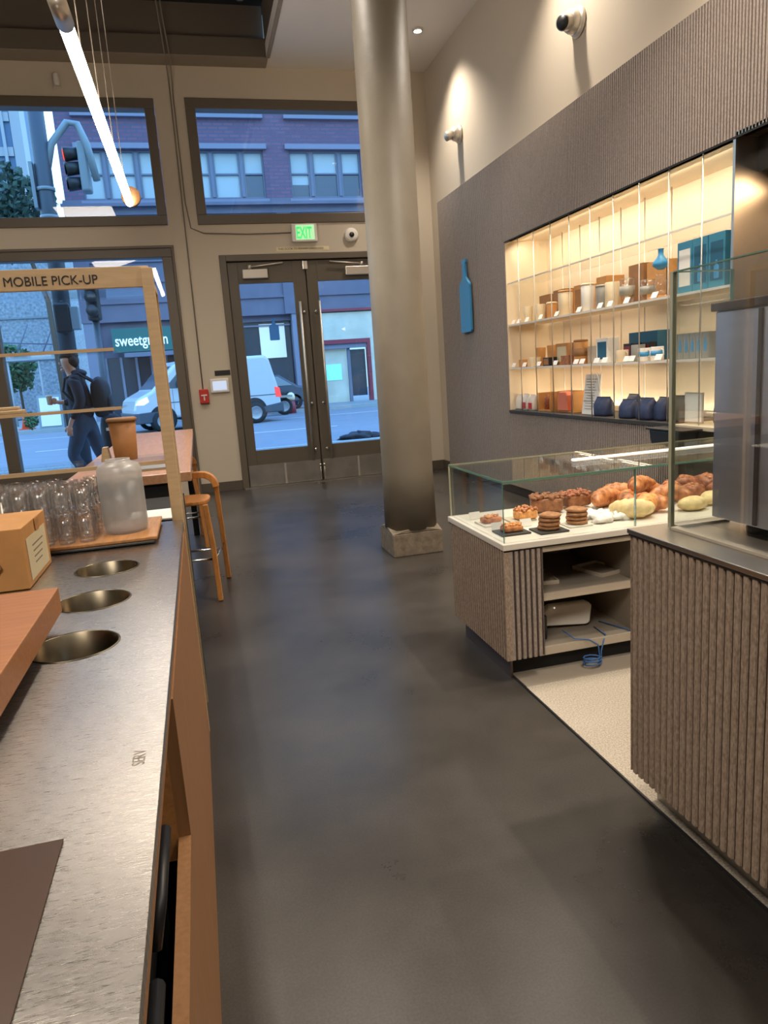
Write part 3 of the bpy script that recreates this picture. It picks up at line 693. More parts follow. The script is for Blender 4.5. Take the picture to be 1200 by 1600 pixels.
B(SX-0.018, SX-0.003, -0.6, 2.71, 0.812, 0.842).build('fascia', 'oakf', C)
fp = MB().box(SX-0.022, SX, 1.235, 2.72, 0.0, 0.812).box(SX-0.022, SX, -0.6, 1.235, 0.0, 0.545)
fp.build('front_panel', 'oakf', C)
B(-1.14, -1.12, -0.6, 2.71, 0, 0.842).build('back_panel', 'oakf', C)
B(-1.12, SX-0.022, 2.69, 2.71, 0, 0.842).build('end_panel', 'oakf', C)
B(-1.12, SX-0.060, 1.235, 1.255, 0, 0.842).build('divider_panel', 'blackm', C)
B(SX-0.060, SX-0.022, 1.235, 1.255, 0.50, 0.842).build('opening_jamb', 'oak', C)

B(-1.12, SX-0.022, -0.6, 2.69, 0.02, 0.04).build('bottom_panel', 'blackm', C)
B(-0.60, -0.58, -0.6, 1.235, 0.04, 0.842).build('inner_panel', 'blackm', C)
text('SERV', 0.024, 'inkgrey', 'etched_lettering', C, (-0.122, 0.93, 0.8602), (0, 0, PI/2), 0.0002, sx=0.8)
# bins inside the open front
def bin_(name, y0, y1, z1, label, dx):
    t = thing(name, (-0.30, (y0+y1)/2, 0.04), label, 'waste bin', 'black bins inside the counter')
    MB().prism([(-0.50, z1), (-0.48, 0.04), (-0.16, 0.04), (-0.15+dx, z1)], 'Y', y0, y1).build('bin_body', 'black', t, bevel=0.02)
    MB().box(-0.51, -0.135+dx, y0-0.01, y1+0.01, z1, z1+0.025).build('bin_rim', 'black', t, bevel=0.01)
    MB().tube([(-0.132+dx, y0+0.06, z1-0.01), (-0.118+dx, y0+0.08, z1+0.05), (-0.118+dx, y1-0.08, z1+0.05), (-0.132+dx, y1-0.06, z1-0.01)], 0.010, 10).build('lift_handle', 'black', t)
bin_('waste_bin', 0.86, 1.18, 0.60, 'black waste bin in the counter opening, farther from the camera', -0.01)
bin_('waste_bin', 0.42, 0.82, 0.64, 'black waste bin in the counter opening, nearer the camera', 0.0)

# oak riser shelf on the steel
R = thing('oak_riser', (-0.75, 0.9, ZT), 'thick oak slab shelf raised over the steel counter at far left', 'shelf')
B(-1.05, -0.332, 0.05, 1.615, 0.888, 0.942).build('slab', 'oakx', R, bevel=0.002)
for y in (0.12, 1.1): B(-1.0, -0.50, y, y+0.03, ZT+0.003, 0.888).build('foot_rail', 'blackm', R)

one(B(-0.95, -0.199, -0.45, 0.792, ZT+0.0008, ZT+0.0026), 'shadow_sheet', 'shadowbrown', 'thin brown sheet standing in for a shadow on the steel counter at lower left', 'mat', bevel=0.0008)  # sheet added to draw the shadow patch on the steel
# tray with glasses, water jar
T = thing('serving_tray', (-0.45, 2.53, ZT), 'oak-topped tray carrying the stacked glasses and water jar', 'tray')
B(-1.0, -0.180, 2.345, 2.71, 0.862, 0.870).build('tray_base', 'tray', T, bevel=0.003)
B(-1.0, -0.172, 2.352, 2.715, 0.870, 0.882).build('oak_board', 'oak', T, bevel=0.003)
def tumbler():
    h, r = 0.088, 0.0275
    prof = [(0.004, 0.001), (r*0.82, 0.0), (r*0.88, 0.003), (r*0.94, h*0.5), (r, h), (r-0.0022, h), (r*0.94-0.003, h*0.5), (r*0.80, 0.012), (0.004, 0.010)]
    return MB().lathe(prof, (0, 0, 0), 20)
tumb = one(tumbler(), 'glass_tumbler', 'tumbler', 'clear water glass stacked in rows on the oak tray', 'glass', 'water glasses stacked on the oak tray')
first = True
for i in range(7):
    for j in range(5):
        for l in range(2):
            if l == 1 and (i+j*3) % 9 == 4: continue
            o = tumb if first else tumb.copy()
            if not first: COL.objects.link(o)
            first = False
            o.location = (-0.385-0.0605*i+0.003*math.sin(j*5), 2.395+0.0610*j+0.002*math.sin(i*3), 0.8822+l*0.0895)
J = thing('water_jar', (-0.275, 2.50, 0.882), 'large frosted glass water jar on the oak tray', 'water jar')
jr = 0.071
prof = [(0.01, 0.0), (jr*0.92, 0.0), (jr*0.98, 0.012), (jr, 0.03), (jr*1.0, 0.200), (jr*0.97, 0.214), (jr*0.88, 0.224), (jr*0.62, 0.231), (jr*0.55, 0.236), (jr*0.55, 0.242), (jr*0.5, 0.242), (jr*0.5, 0.234), (jr*0.8, 0.219), (jr*0.93, 0.2), (jr*0.96, 0.03), (jr*0.9, 0.008), (0.01, 0.006)]
MB().lathe(prof, (-0.275, 2.50, 0.882), 48).build('jar_body', 'jarglass', J)
MB().lathe([(0.005, 0.009), (jr*0.88, 0.009), (jr*0.945, 0.03), (jr*0.945, 0.172), (0.005, 0.172)], (-0.275, 2.50, 0.882), 48).build('water', 'water', J)
# paper dispenser box
D = thing('cardboard_dispenser', (-0.58, 2.09, ZT), 'brown cardboard dispenser box with cream label beside the tumblers', 'box')
B(-0.72, -0.468, 1.955, 2.245, ZT+0.001, 1.02).build('box_body', 'kraft', D, bevel=0.002)
B(-0.4675, -0.4665, 1.985, 2.215, 0.875, 0.985).build('cream_label', 'label', D)
m_ = MB()
for i in range(4): m_.box(-0.4664, -0.4660, 2.04+0.004*i, 2.17-0.012*i, 0.955-0.016*i, 0.959-0.016*i)
m_.build('printed_lines', 'inkgrey', D)
B(-0.4662, -0.4652, 2.10, 2.145, 0.985, 1.019).build('tape', 'oak', D)
MB().box(-0.560, -0.552, 1.9535, 1.955, 0.965, 1.012).build('slot', 'blackm', D)
MB().tube([(-0.55, 1.953, 0.945), (-0.535, 1.950, 0.94), (-0.53, 1.950, 0.925), (-0.545, 1.952, 0.91), (-0.548, 1.953, 0.90)], 0.006, 8).build('hook_mark', 'kraftd', D)
B(-0.558, -0.535, 1.951, 1.955, 0.948, 0.963).build('pull_tab', 'label', D)
rk = thing('napkin_rack', (-0.62, 2.31, ZT), 'small pale metal napkin rack behind the cardboard box', 'rack')
m_ = MB()
for x in (-0.66, -0.60):
    m_.tube([(x, 2.29, ZT+0.005), (x, 2.29, 1.04), (x, 2.325, 1.04), (x, 2.325, ZT+0.005)], 0.005, 8)
m_.tube([(-0.66, 2.29, 1.04), (-0.60, 2.29, 1.04)], 0.005, 8).tube([(-0.66, 2.29, 0.93), (-0.60, 2.29, 0.93)], 0.005, 8)
m_.build('wire_frame', 'nickel', rk)
B(-0.655, -0.605, 2.297, 2.32, ZT+0.002, 0.98).build('napkins', 'card', rk)

# ---- mobile pick-up shelf unit standing at the end of the counter
U = thing('pickup_shelf', (-0.7, 2.86, 0), 'pale wood and glass pick-up shelf unit with lettered header at counter end', 'shelf unit')
PX0, PX1 = -1.45, -0.112
MB().box(PX0, PX1, 2.735, 2.755, 1.692, 1.762).build('header_board', 'birch', U, bevel=0.002)
text('MOBILE PICK-UP', 0.043, 'ink', 'lettering', U, (-0.582, 2.733, 1.708), (PI/2, 0, 0), 0.0008, sx=0.95)
B(PX0, PX1-0.03, 2.756, 3.02, 1.685, 1.693).build('glass_shelf', 'cglass', U)
# right post: tapered board, broad face to the aisle
m_ = MB().prism([(-0.138, 2.725), (-0.098, 2.725), (-0.098, 2.745), (-0.138, 2.765)], 'Z', 0.0, 1.755); m_.build('post', 'birch', U, bevel=0.002)
B(-0.128, -0.100, 3.0, 3.02, 0.0, 1.70).build('post', 'birch', U)
B(-0.128, -0.100, 2.765, 3.0, 1.69, 1.71).build('side_rail', 'birch', U)
for z, gl in ((1.490, 0), (1.285, 0)):
    g = B(PX0, -0.265, 2.752, 3.02, z-0.006, z).build('glass_shelf', 'cglass', U)
    B(PX0, -0.262, 2.742, 2.752, z-0.009, z+0.002).build('edge_strip', 'birch', g)
g = B(PX0, -0.115, 2.752, 3.06, 1.070, 1.080).build('glass_shelf', 'cglass', U)
B(PX0, -0.120, 2.744, 2.752, 1.068, 1.082).build('edge_strip', 'birch', g)
MB().box(-0.85, -0.60, 2.80, 2.86, 1.285, 1.30).box(-0.82, -0.615, 2.81, 2.855, 1.30, 1.312).build('wood_rail', 'birch', U, bevel=0.004)
cp = thing('kraft_canister', (-0.285, 2.90, 1.082), 'tall brown kraft paper canister with lid on the glass pick-up shelf', 'canister')
MB().lathe([(0.040, 0), (0.041, 0.002), (0.050, 0.148)], (-0.285, 2.90, 1.0815), 32).build('cup_body', 'cupbrown', cp)
MB().lathe([(0.054, 0.146), (0.056, 0.148), (0.056, 0.156), (0.050, 0.160)], (-0.285, 2.90, 1.0815), 32).build('lid', 'kraftd', cp)
one(MB().prism([(-0.375, 1.082), (-0.340, 1.082), (-0.347, 1.135), (-0.365, 1.135)], 'Y', 2.88, 2.93), 'sample_cup', 'birch', 'small beige paper cup left of the kraft canister', 'cup')
fb = thing('paper_folder', (-0.19, 2.93, 0.855), 'pale grey folder lying past the steel counter under the pick-up shelf', 'folder')
B(-0.30, -0.128, 2.765, 2.99, 0.856, 0.862).build('cover', 'card', fb)
bc = thing('black_cabinet', (-0.5, 3.08, 0), 'black cabinet between the steel counter and the wooden table', 'cabinet')
B(-1.12, -0.128, 2.764, 2.998, 0.0, 0.855).build('cabinet_body', 'blackm', bc)
B(-1.12, -0.105, 3.025, 3.36, 0.0, 0.855).build('cabinet_body', 'blackm', bc)

# ---- bar table
TB = thing('bar_table', (-0.6, 5.0, 0), 'long bar-height wooden table running towards the window', 'table')
B(-0.625, -0.066, 3.44, 6.70, 0.905, 0.95).build('tabletop', 'tablewood', TB, bevel=0.003)
B(-0.58, -0.50, 3.6, 6.5, 0.03, 0.905).build('center_panel', 'blackm', TB)
for (y) in (3.46, 6.58):
    B(-0.60, -0.12, y, y+0.06, 0.84, 0.905).build('frame_rail', 'blackm', TB)
    for x in (-0.60, -0.16): B(x, x+0.05, y, y+0.06, 0.0, 0.84).build('leg', 'blackm', TB)
one(B(-0.40, -0.17, 3.62, 3.88, 0.9505, 0.962), 'closed_laptop', 'ceramicg', 'thin grey slab lying on the near end of the wooden table', 'laptop')

# ---- bentwood stools
def stool():
    S = thing('bar_stool', (0, 0, 0), 'x', 'stool', 'bentwood stools along the table')
    sq = MB()
    pts = []
    for k in range(24):
        a = 2*PI*k/24; pts.append((0.165*abs(math.cos(a))**0.6*(1 if math.cos(a) > 0 else -1), 0.165*abs(math.sin(a))**0.6*(1 if math.sin(a) > 0 else -1)))
    sq.prism(pts, 'Z', 0.60, 0.625).build('seat', 'bentwood', S, bevel=0.006)
    # arch backrest whose ends run on as the rear legs (rear = +y)
    def leg(p):   # flat bent strip along a path
        m_ = MB(); vs = []; w = 0.022; n = len(p)
        for i, (x, y, z) in enumerate(p):
            a = Vector(p[max(i-1, 0)]); b_ = Vector(p[min(i+1, n-1)]); d = (b_-a).normalized()
            s = Vector((0, 1, 0)); q = d.cross(s).normalized()
            P_ = Vector((x, y, z))
            vs += [P_+s*w+q*0.015, P_-s*w+q*0.015, P_-s*w-q*0.015, P_+s*w-q*0.015]
        fs = [(i*4+k, i*4+(k+1) % 4, i*4+4+(k+1) % 4, i*4+4+k) for i in range(n-1) for k in range(4)]+[(3, 2, 1, 0), (n*4-4, n*4-3, n*4-2, n*4-1)]
        m_.add(vs, fs); return m_
    def path(s):
        p = [(s*0.205, 0.27, 0), (s*0.20, 0.23, 0.35), (s*0.195, 0.20, 0.60)]
        for k in range(7):
            a = PI/2*k/6; p.append((s*(0.105+0.09*math.cos(a)), 0.195, 0.66+0.09*math.sin(a)))
        return p
    arch = path(1)[3:]+list(reversed(path(-1)[3:]))
    bk = MB(); vs = []; n = len(arch)
    for i, (x, y, z) in enumerate(arch):
        a = Vector(arch[max(i-1, 0)]); b_ = Vector(arch[min(i+1, n-1)]); d = (b_-a).normalized(); s = Vector((0, 1, 0)); q = d.cross(s).normalized(); P_ = Vector((x, y, z))
        vs += [P_+s*0.034+q*0.020, P_-s*0.034+q*0.020, P_-s*0.034-q*0.020, P_+s*0.034-q*0.020]
    bk.add(vs, [(i*4+k, i*4+(k+1) % 4, i*4+4+(k+1) % 4, i*4+4+k) for i in range(n-1) for k in range(4)]+[(3, 2, 1, 0), (n*4-4, n*4-3, n*4-2, n*4-1)])
    bk.build('backrest', 'bentwood', S, bevel=0.004)
    for s in (1, -1): leg([(s*0.205, 0.28, 0.004), (s*0.200, 0.235, 0.35), (s*0.195, 0.195, 0.68)]).build('leg', 'bentwood', S, bevel=0.003)
    for s in (1, -1): leg([(s*0.185, -0.25, 0.004), (s*0.170, -0.19, 0.35), (s*0.145, -0.145, 0.60)]).build('leg', 'bentwood', S, bevel=0.003)
    MB().tube([(-0.172, -0.20, 0.26), (0.172, -0.20, 0.26)], 0.008, 8).tube([(-0.2, 0.25, 0.22), (0.2, 0.25, 0.22)], 0.008, 8).build('footrest', 'chrome', S)
    for s in (1, -1):
        MB().tube([(s*0.178, -0.205, 0.26), (s*0.20, 0.25, 0.26)], 0.007, 8).build('stretcher', 'chrome', S)
    B(-0.13, 0.13, 0.18, 0.20, 0.56, 0.60).build('rear_rail', 'bentwood', S)
    return S
ST = stool()
SPOTS = [((-0.155, 4.74, 0), -0.10, 'bentwood stool nearest the counter end, arch back facing the doors'),
         ((-0.26, 6.25, 0), 0.1, 'farther bentwood stool along the table, towards the window')]
for i, (p, rz, lb) in enumerate(SPOTS):
    o = ST if i == 0 else copy_tree(ST)
    o.location = p; o.rotation_euler = (0, 0, rz); o['label'] = lb

# ================================================================== RIGHT SERVICE COUNTER
RC = thing('service_counter', (1.9, 0.6, 0), 'brown fluted service counter with steel worktop at right front', 'counter')
fluted_x(-0.8, 1.765, 0.105, 0.842, 1.15, 0.03, pitch=0.027, depth=0.008).build('fluted_front', 'flutec', RC)
groove_shade_x(-0.8, 1.765, 0.105, 0.842, 1.15, 0.0068).build('groove_shade_strip', 'groove', RC)
B(1.18, 2.0, 1.745, 1.765, 0.105, 0.842).build('end_panel', 'flutec', RC)
B(1.18, 2.0, -0.8, 1.745, 0.105, 0.845).build('carcass', 'blackm', RC)
MB().box(1.225, 1.98, -0.8, 1.74, 0.0, 0.085).build('toe_kick', 'steelk', RC)
B(1.20, 1.98, -0.8, 1.745, 0.085, 0.105).build('shadow_gap', 'blackm', RC)
B(1.145, 2.02, -0.8, 1.775, 0.846, 0.860).build('worktop', 'steelr', RC, bevel=0.002)
B(1.148, 2.0, -0.8, 1.77, 0.840, 0.846).build('edge_strip', 'black', RC)
# glass guard on the counter
G = thing('glass_guard', (1.245, 1.2, 0.86), 'tall clear glass guard standing on the service counter around the machine', 'glass guard')
B(1.240, 1.250, -0.6, 1.707, 0.862, 1.548).build('side_pane', 'cglass', G)
B(1.250, 1.425, 1.707, 1.717, 0.862, 1.548).build('end_pane', 'cglass', G)
m_ = MB().box(1.2385, 1.2515, 1.707, 1.7185, 0.862, 1.550); m_.build('corner_edge', 'gedgel', G)
MB().box(1.240, 1.250, -0.6, 1.706, 1.548, 1.551).box(1.252, 1.425, 1.707, 1.717, 1.548, 1.551).box(1.425, 1.428, 1.707, 1.717, 0.862, 1.55).build('polished_edge', 'gedge', G)
MB().box(1.234, 1.256, -0.6, 1.70, 0.8605, 0.868).box(1.26, 1.43, 1.702, 1.722, 0.8605, 0.868).build('base_channel', 'cabedge', G)
# steel machine
Mc = thing('coffee_machine', (1.6, 1.3, 0.86), 'large brushed steel machine on black feet behind the glass guard', 'coffee machine')
B(1.33, 1.95, 0.70, 1.655, 0.895, 1.44).build('body', 'machine', Mc, bevel=0.004)
B(1.322, 1.96, 0.69, 1.665, 1.44, 1.462).build('top_rim', 'machtop', Mc, bevel=0.003)
B(1.326, 1.33, 1.488, 1.500, 0.90, 1.435).build('seam', 'machtop', Mc)
for y in (1.56, 0.85):
    for x in (1.40, 1.85):
        MB().lathe([(0.028, 0.8605), (0.030, 0.875), (0.022, 0.895)], (x, y, 0), 20).build('foot', 'black', Mc)
p = thing('glass_pitcher', (1.50, 1.50, 1.462), 'glass pitcher with steel handle on top of the machine', 'pitcher')
MB().lathe([(0.045, 1.463), (0.05, 1.47), (0.056, 1.53), (0.045, 1.575), (0.042, 1.59), (0.038, 1.59), (0.041, 1.575), (0.052, 1.53), (0.046, 1.473)], (1.50, 1.50, 0), 32, cap=False).build('body', 'tumbler', p)
MB().tube([(1.445, 1.505, 1.575), (1.405, 1.51, 1.565), (1.395, 1.512, 1.535), (1.41, 1.51, 1.50), (1.448, 1.505, 1.49)], 0.006, 10).build('handle', 'chrome', p)
MB().tube([(1.50, 1.46, 1.47), (1.49, 1.44, 1.62)], 0.006, 10).tube([(1.512, 1.46, 1.47), (1.515, 1.44, 1.62)], 0.006, 10).build('stirrer', 'chrome', p)

# ---- speckled mat in the service aisle
one(MB().box(1.20, 3.04, -0.8, 2.60, 0.0, 0.006), 'aisle_mat', 'matt', 'pale speckled mat covering the service aisle between display case and counter', 'mat')
one(MB().box(1.205, 3.04, 2.60, 2.775, 0.0, 0.004), 'mat_border', 'cabint', 'grey flat strip at the foot of the pastry cabinet', 'mat')
struct(B(1.193, 1.20, -0.8, 2.775, 0.0, 0.007).build('trim_11', 'black'))

# ================================================================== PASTRY DISPLAY CASE
CX0, CY0, CY1 = 1.15, 2.74, 3.345; CX1 = 2.98
K = thing('display_cabinet', (2.0, 3.04, 0), 'fluted base cabinet with open shelves carrying the glass pastry case', 'cabinet')
fluted_x(CY0-0.07, CY1-0.03, 0.10, 0.585, CX0, 0.025, pitch=0.0262, depth=0.0036).build('fluted_end', 'flutec', K)
groove_shade_x(CY0-0.07, CY1-0.03, 0.10, 0.585, CX0).build('groove_shade_strip', 'groove', K)
MB().box(CX0+0.027, 1.323, CY0-0.0632, CY0-0.05, 0.1005, 0.5845).build('groove_shade_strip', 'groove', K)
fluted_y(CX0+0.025, 1.325, 0.10, 0.585, CY0-0.07, 0.025, pitch=0.0262, depth=0.008).build('fluted_corner', 'flute', K)
B(CX0+0.025, 1.325, CY0-0.045, CY0-0.02, 0.10, 0.575).build('corner_post', 'cabint', K)
B(CX0+0.025, CX1, CY1-0.03, CY1-0.01, 0.10, 0.585).build('back_panel', 'cabint', K)
B(1.30, CX1, CY0-0.01, CY1-0.03, 0.082, 0.112).build('bottom_shelf', 'cabint', K)
B(1.30, 1.795, CY0+0.0, CY1-0.03, 0.330, 0.355).build('middle_shelf', 'cabint', K)
B(1.83, CX1, CY0+0.0, CY1-0.03, 0.345, 0.370).build('middle_shelf', 'cabint', K)
MB().box(1.326, 1.80, CY0-0.012, CY0, 0.322, 0.356).box(1.326, CX1, CY0-0.022, CY0-0.01, 0.078, 0.114).build('shelf_edge', 'cabedge', K)
for x0 in (1.30, 1.80): B(x0, x0+0.03, CY0-0.01, CY1-0.03, 0.10, 0.575).build('side_panel', 'cabint', K)
B(1.20, CX1, CY0+0.015, CY1-0.08, 0.0, 0.082).build('toe_kick', 'blackm', K)
B(1.185, 1.195, CY0-0.02, CY1-0.08, 0.0, 0.085).build('steel_kick', 'machtop', K)
B(CX0-0.004, CX1, CY0-0.075, CY1, 0.585, 0.612).build('deck', 'deck', K, bevel=0.003)
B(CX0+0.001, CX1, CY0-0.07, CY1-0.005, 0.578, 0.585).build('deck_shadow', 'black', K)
B(1.326, CX1, CY0-0.06, CY0-0.02, 0.555, 0.578).build('top_rail', 'cabedge', K)

Q = thing('pastry_case', (2.0, 3.04, 0.612), 'low clear glass pastry case with green edges on the white deck', 'display case')
GY0, GY1, GX0, GZ = CY0-0.055, CY1-0.01, 1.162, 0.872
B(GX0, 1.775, GY0, GY0+0.008, 0.613, GZ-0.008).build('front_pane', 'cglass', Q)
B(1.785, 2.95, GY0, GY0+0.008, 0.613, GZ-0.008).build('front_pane', 'cglass', Q)
B(GX0, GX0+0.008, GY0+0.009, GY1, 0.613, GZ-0.008).build('end_pane', 'cglass', Q)
B(GX0+0.009, 2.95, GY1-0.008, GY1, 0.613, GZ-0.008).build('back_pane', 'cglass', Q)
B(GX0, 1.775, GY0, GY1, GZ-0.007, GZ).build('top_pane', 'cglass', Q)
B(1.779, 2.95, GY0, GY1, GZ-0.007, GZ).build('top_pane', 'cglass', Q)
m_ = MB().box(GX0-0.002, 2.95, GY0-0.003, GY0, GZ-0.008, GZ+0.001).box(GX0-0.003, GX0, GY0, GY1, GZ-0.008, GZ+0.001)
m_.box(GX0-0.002, GX0+0.0, GY0-0.001, GY0+0.004, 0.613, GZ-0.008); m_.build('green_edge', 'gedge', Q)
m_ = MB().box(GX0-0.003, GX0+0.005, GY1-0.003, GY1+0.002, 0.613, GZ).box(GX0, 2.95, GY1, GY1+0.003, GZ-0.007, GZ).box(GX0+0.004, 1.775, GY0+0.008, GY0+0.012, GZ-0.014, GZ-0.008); m_.build('pale_edge', 'gedgel', Q)
B(1.7755, 1.7785, GY0, GY0+0.012, 0.613, GZ).build('pane_joint', 'gedge', Q)
MB().box(1.66, 2.95, 3.005, 3.03, GZ+0.0005, GZ+0.012).build('light_bar', 'led', Q, bevel=0.004)

# pastries
DZ = 0.6125
def plate(x0, x1, y0, y1, label, m='deck', z=DZ):
    return one(B(x0, x1, y0, y1, z, z+0.008), 'serving_plate', m, label, 'plate', 'flat plates in the pastry case', bevel=0.002)
P1 = plate(1.205, 1.325, 3.00, 3.13, 'flat white plate under the far left tart', 'deck')
P2 = plate(1.20, 1.335, 2.79, 2.91, 'dark slate plate under the near left tart', 'slate')
P3 = plate(1.345, 1.475, 3.02, 3.13, 'pale plate under the pinkish crumble loaf', 'cabedge')
P4 = plate(1.355, 1.49, 2.74, 2.86, 'dark slate plate under the first cookie stack', 'slate')
P5 = plate(1.52, 1.635, 2.79, 2.89, 'flat white plate under the second cookie stack', 'deck')
def tart(x, y, rz, label, top='tart', n=6):
    t = thing('nut_tart', (x, y, DZ+0.008), label, 'pastry', None, rz)
    MB().box(-0.045, 0.045, -0.03, 0.03, 0.001, 0.026).build('crust', 'croi', t, world=False, bevel=0.008)
    q = MB(); rnd = random.Random(int(x*1000))
    for k in range(26): q.blob((rnd.uniform(-0.04, 0.04), rnd.uniform(-0.026, 0.026), 0.027+rnd.uniform(0, 0.006)), (0.007, 0.007, 0.005), 7, 5, 0.15, k)
    q.build('nut_topping', top, t, world=False)
tart(1.262, 3.065, 0.1, 'nut-topped golden tart at the far left end of the pastry case')
tart(1.268, 2.848, 0.0, 'smooth golden tart nearest the front left corner of the case')
def crumble(x, y, rz, s, label, m1, m2):
    t = thing('crumb_cake', (x, y, DZ+0.008), label, 'pastry', 'crumb cakes in the case', rz)
    MB().box(-0.06*s, 0.06*s, -0.042*s, 0.042*s, 0.001, 0.05*s).build('cake_body', m1, t, world=False, bevel=0.012)
    q = MB(); rnd = random.Random(int(x*777))
    for k in range(60): q.blob((rnd.uniform(-0.058, 0.058)*s, rnd.uniform(-0.042, 0.042)*s, 0.052*s+rnd.uniform(-0.002, 0.010)), (0.010*s, 0.009*s, 0.007*s), 7, 5, 0.2, k)
    q.build('crumb_topping', m2, t, world=False)
crumble(1.43, 3.05, 0.1, 0.85, 'low orange-brown crumble cake left of the loaf slices', 'tart', 'croi')
crumble(1.60, 3.17, -0.35, 1.25, 'thick brown loaf slice cut at an angle, back left of the case', 'loaf', 'loaf')
crumble(1.77, 3.20, 0.1, 1.15, 'dark crumb cake behind the cookie stacks', 'loaf', 'loaft')
def cookies(x, y, n, label):
    t = thing('cookie_stack', (x, y, DZ+0.008), label, 'cookies', 'cookie stacks at the front of the case')
    rnd = random.Random(n*5+int(x*100))
    for k in range(n):
        MB().blob((rnd.uniform(-0.003, 0.003), rnd.uniform(-0.003, 0.003), 0.0095+k*0.0178), (0.048, 0.048, 0.0098), 24, 8, 0.03, k, power=0.7).build('cookie', 'cookie', t, world=False)
cookies(1.425, 2.80, 4, 'stack of brown cookies in the front of the case, left one')
cookies(1.578, 2.84, 4, 'stack of darker brown cookies, right one beside the sugared buns')
def croissant(name, x, y, z, rz, s, label, tilt=0.0, m='croi', group='croissants in the case'):
    t = thing(name, (x, y, z), label, 'pastry', group, rz); s *= 1.12
    q = MB(); n = 27; pts = []; rr = []
    for i in range(n):
        u = i/(n-1); a = math.radians(-75+150*u); R = 0.055*s
        pts.append((R*math.sin(a)*1.25, R*math.cos(a)-R*0.6, 0.030*s+0.004*s*math.cos(a)))
        e = math.sin(PI*u)**0.65; seg = (i % 4)/4.0
        rr.append(max(0.004, s*0.034*e*(1.0-0.16*seg)))
    q.tube(pts, rr, 14); q.v = [(a_, b_, max(0.001, c_)) for a_, b_, c_ in q.v]
    q.build('pastry_body', m, t, world=False)
    return t
croissant('croissant', 1.90, 3.10, DZ, 0.3, 1.25, 'plain croissant at the left of the croissant pile')
croissant('croissant', 2.02, 3.20, DZ, -0.4, 1.25, 'croissant behind, second in the pile')
croissant('croissant', 1.99, 3.03, DZ, 0.9, 1.2, 'croissant in front of the pile, turned towards the glass')
croissant('croissant', 2.14, 3.15, DZ, 0.2, 1.35, 'big glossy croissant right of the pane joint')
croissant('croissant', 2.20, 3.04, DZ, -0.6, 1.2, 'croissant right of the big glossy one, lower')
croissant('croissant', 2.08, 3.08, DZ+0.055, 0.5, 1.15, 'croissant lying on top of the pile')
for i, (x, y, z, s) in enumerate([(2.32, 3.20, DZ, 1.0), (2.42, 3.21, DZ+0.012, 1.05), (2.52, 3.18, DZ+0.02, 1.0), (2.38, 3.10, DZ, 0.95), (2.50, 3.06, DZ, 1.0), (2.60, 3.12, DZ, 1.0)]):
    t = thing('morning_bun', (x, y, z), ('dark crusted bun in the heap at the back right of the case', 'dark bun next to the first in the back right heap', 'tallest dark bun at the back right', 'dark bun in the middle of the right heap', 'dark bun at the front of the right heap', 'dark bun farthest right in the case')[i], 'pastry', 'dark buns heaped at the right of the case')
    q = MB().blob((0, 0, 0.035*s), (0.062*s, 0.055*s, 0.040*s), 18, 10, 0.10, i+3, flat=0.8); q.v = [(a_, b_, max(0.0, c_)) for a_, b_, c_ in q.v]; q.build('bun', 'loaft', t, world=False)
    q = MB(); rnd = random.Random(i)
    for k in range(16): a = rnd.uniform(0, 6.28); r = rnd.uniform(0, 0.038)*s; q.blob((r*math.cos(a), r*math.sin(a), 0.072*s-r*r*8), (0.009, 0.008, 0.006), 7, 5, 0.2, k)
    q.build('crumb_topping', 'croi', t, world=False)
for i, (x, y, s) in enumerate([(1.70, 2.83, 1), (1.745, 2.90, 0.95), (1.80, 2.84, 0.9), (1.69, 2.93, 0.95)]):
    o = one(MB().blob((0, 0, 0.016), (0.050*s, 0.042*s, 0.024*s), 18, 9, 0.16, i+20, flat=0.8), 'sugared_bun', 'sugar', ('white powdered bun beside the darker cookies', 'white powdered bun behind, in the middle of the sugared ones', 'white powdered bun nearest the pane joint', 'white powdered bun at the back of the sugared ones')[i], 'pastry', 'powdered buns')
    o.location = (x, y, DZ+0.001)
croissant('turnover', 1.865, 2.85, DZ, 2.6, 1.25, 'flat yellow pastry strip at the pane joint', m='pale', group='yellow pastries')
croissant('turnover', 1.985, 2.86, DZ, 0.4, 1.25, 'striped yellow pastry right of the pane joint', m='tart', group='yellow pastries')
croissant('turnover', 2.03, 2.93, DZ, 1.9, 1.2, 'striped pastry leaning behind the yellow ones', m='croi', group='yellow pastries')
o = one(MB().blob((0, 0, 0.030), (0.075, 0.05, 0.034), 20, 10, 0.05, 9, flat=0.8), 'glazed_loaf', 'pale', 'pale oval loaf behind the tall glass corner', 'pastry'); o.location = (2.18, 2.84, DZ+0.001)
o = o.copy(); COL.objects.link(o); o.location = (2.33, 2.90, DZ+0.001); o['label'] = 'second pale oval loaf, right of the first'; o.rotation_euler = (0, 0, 0.4)
def card(x, y, z, w, h, label, group, rz=0.0, lean=0.35):
    t = one(MB().obox((0, 0, h/2), (w/2, 0.001, h/2), (-lean, 0, 0)), 'price_card', 'card', label, 'card', group)
    t.location = (x, y, z+0.001); t.rotation_euler = (0, 0, rz); return t
for x, y, lb in [(1.235, 3.20, 'behind the far left tart'), (1.345, 3.17, 'behind the orange crumble cake'), (1.235, 2.93, 'between the two tarts'), (1.375, 2.93, 'left of the first cookie stack'), (1.51, 2.95, 'between the cookie stacks'), (1.70, 3.01, 'in front of the dark crumb cake'), (1.84, 2.95, 'by the yellow pastry strip')]:
    card(x, y, DZ, 0.055, 0.035, 'small white price card '+lb, 'price cards in the pastry case', 0.05)

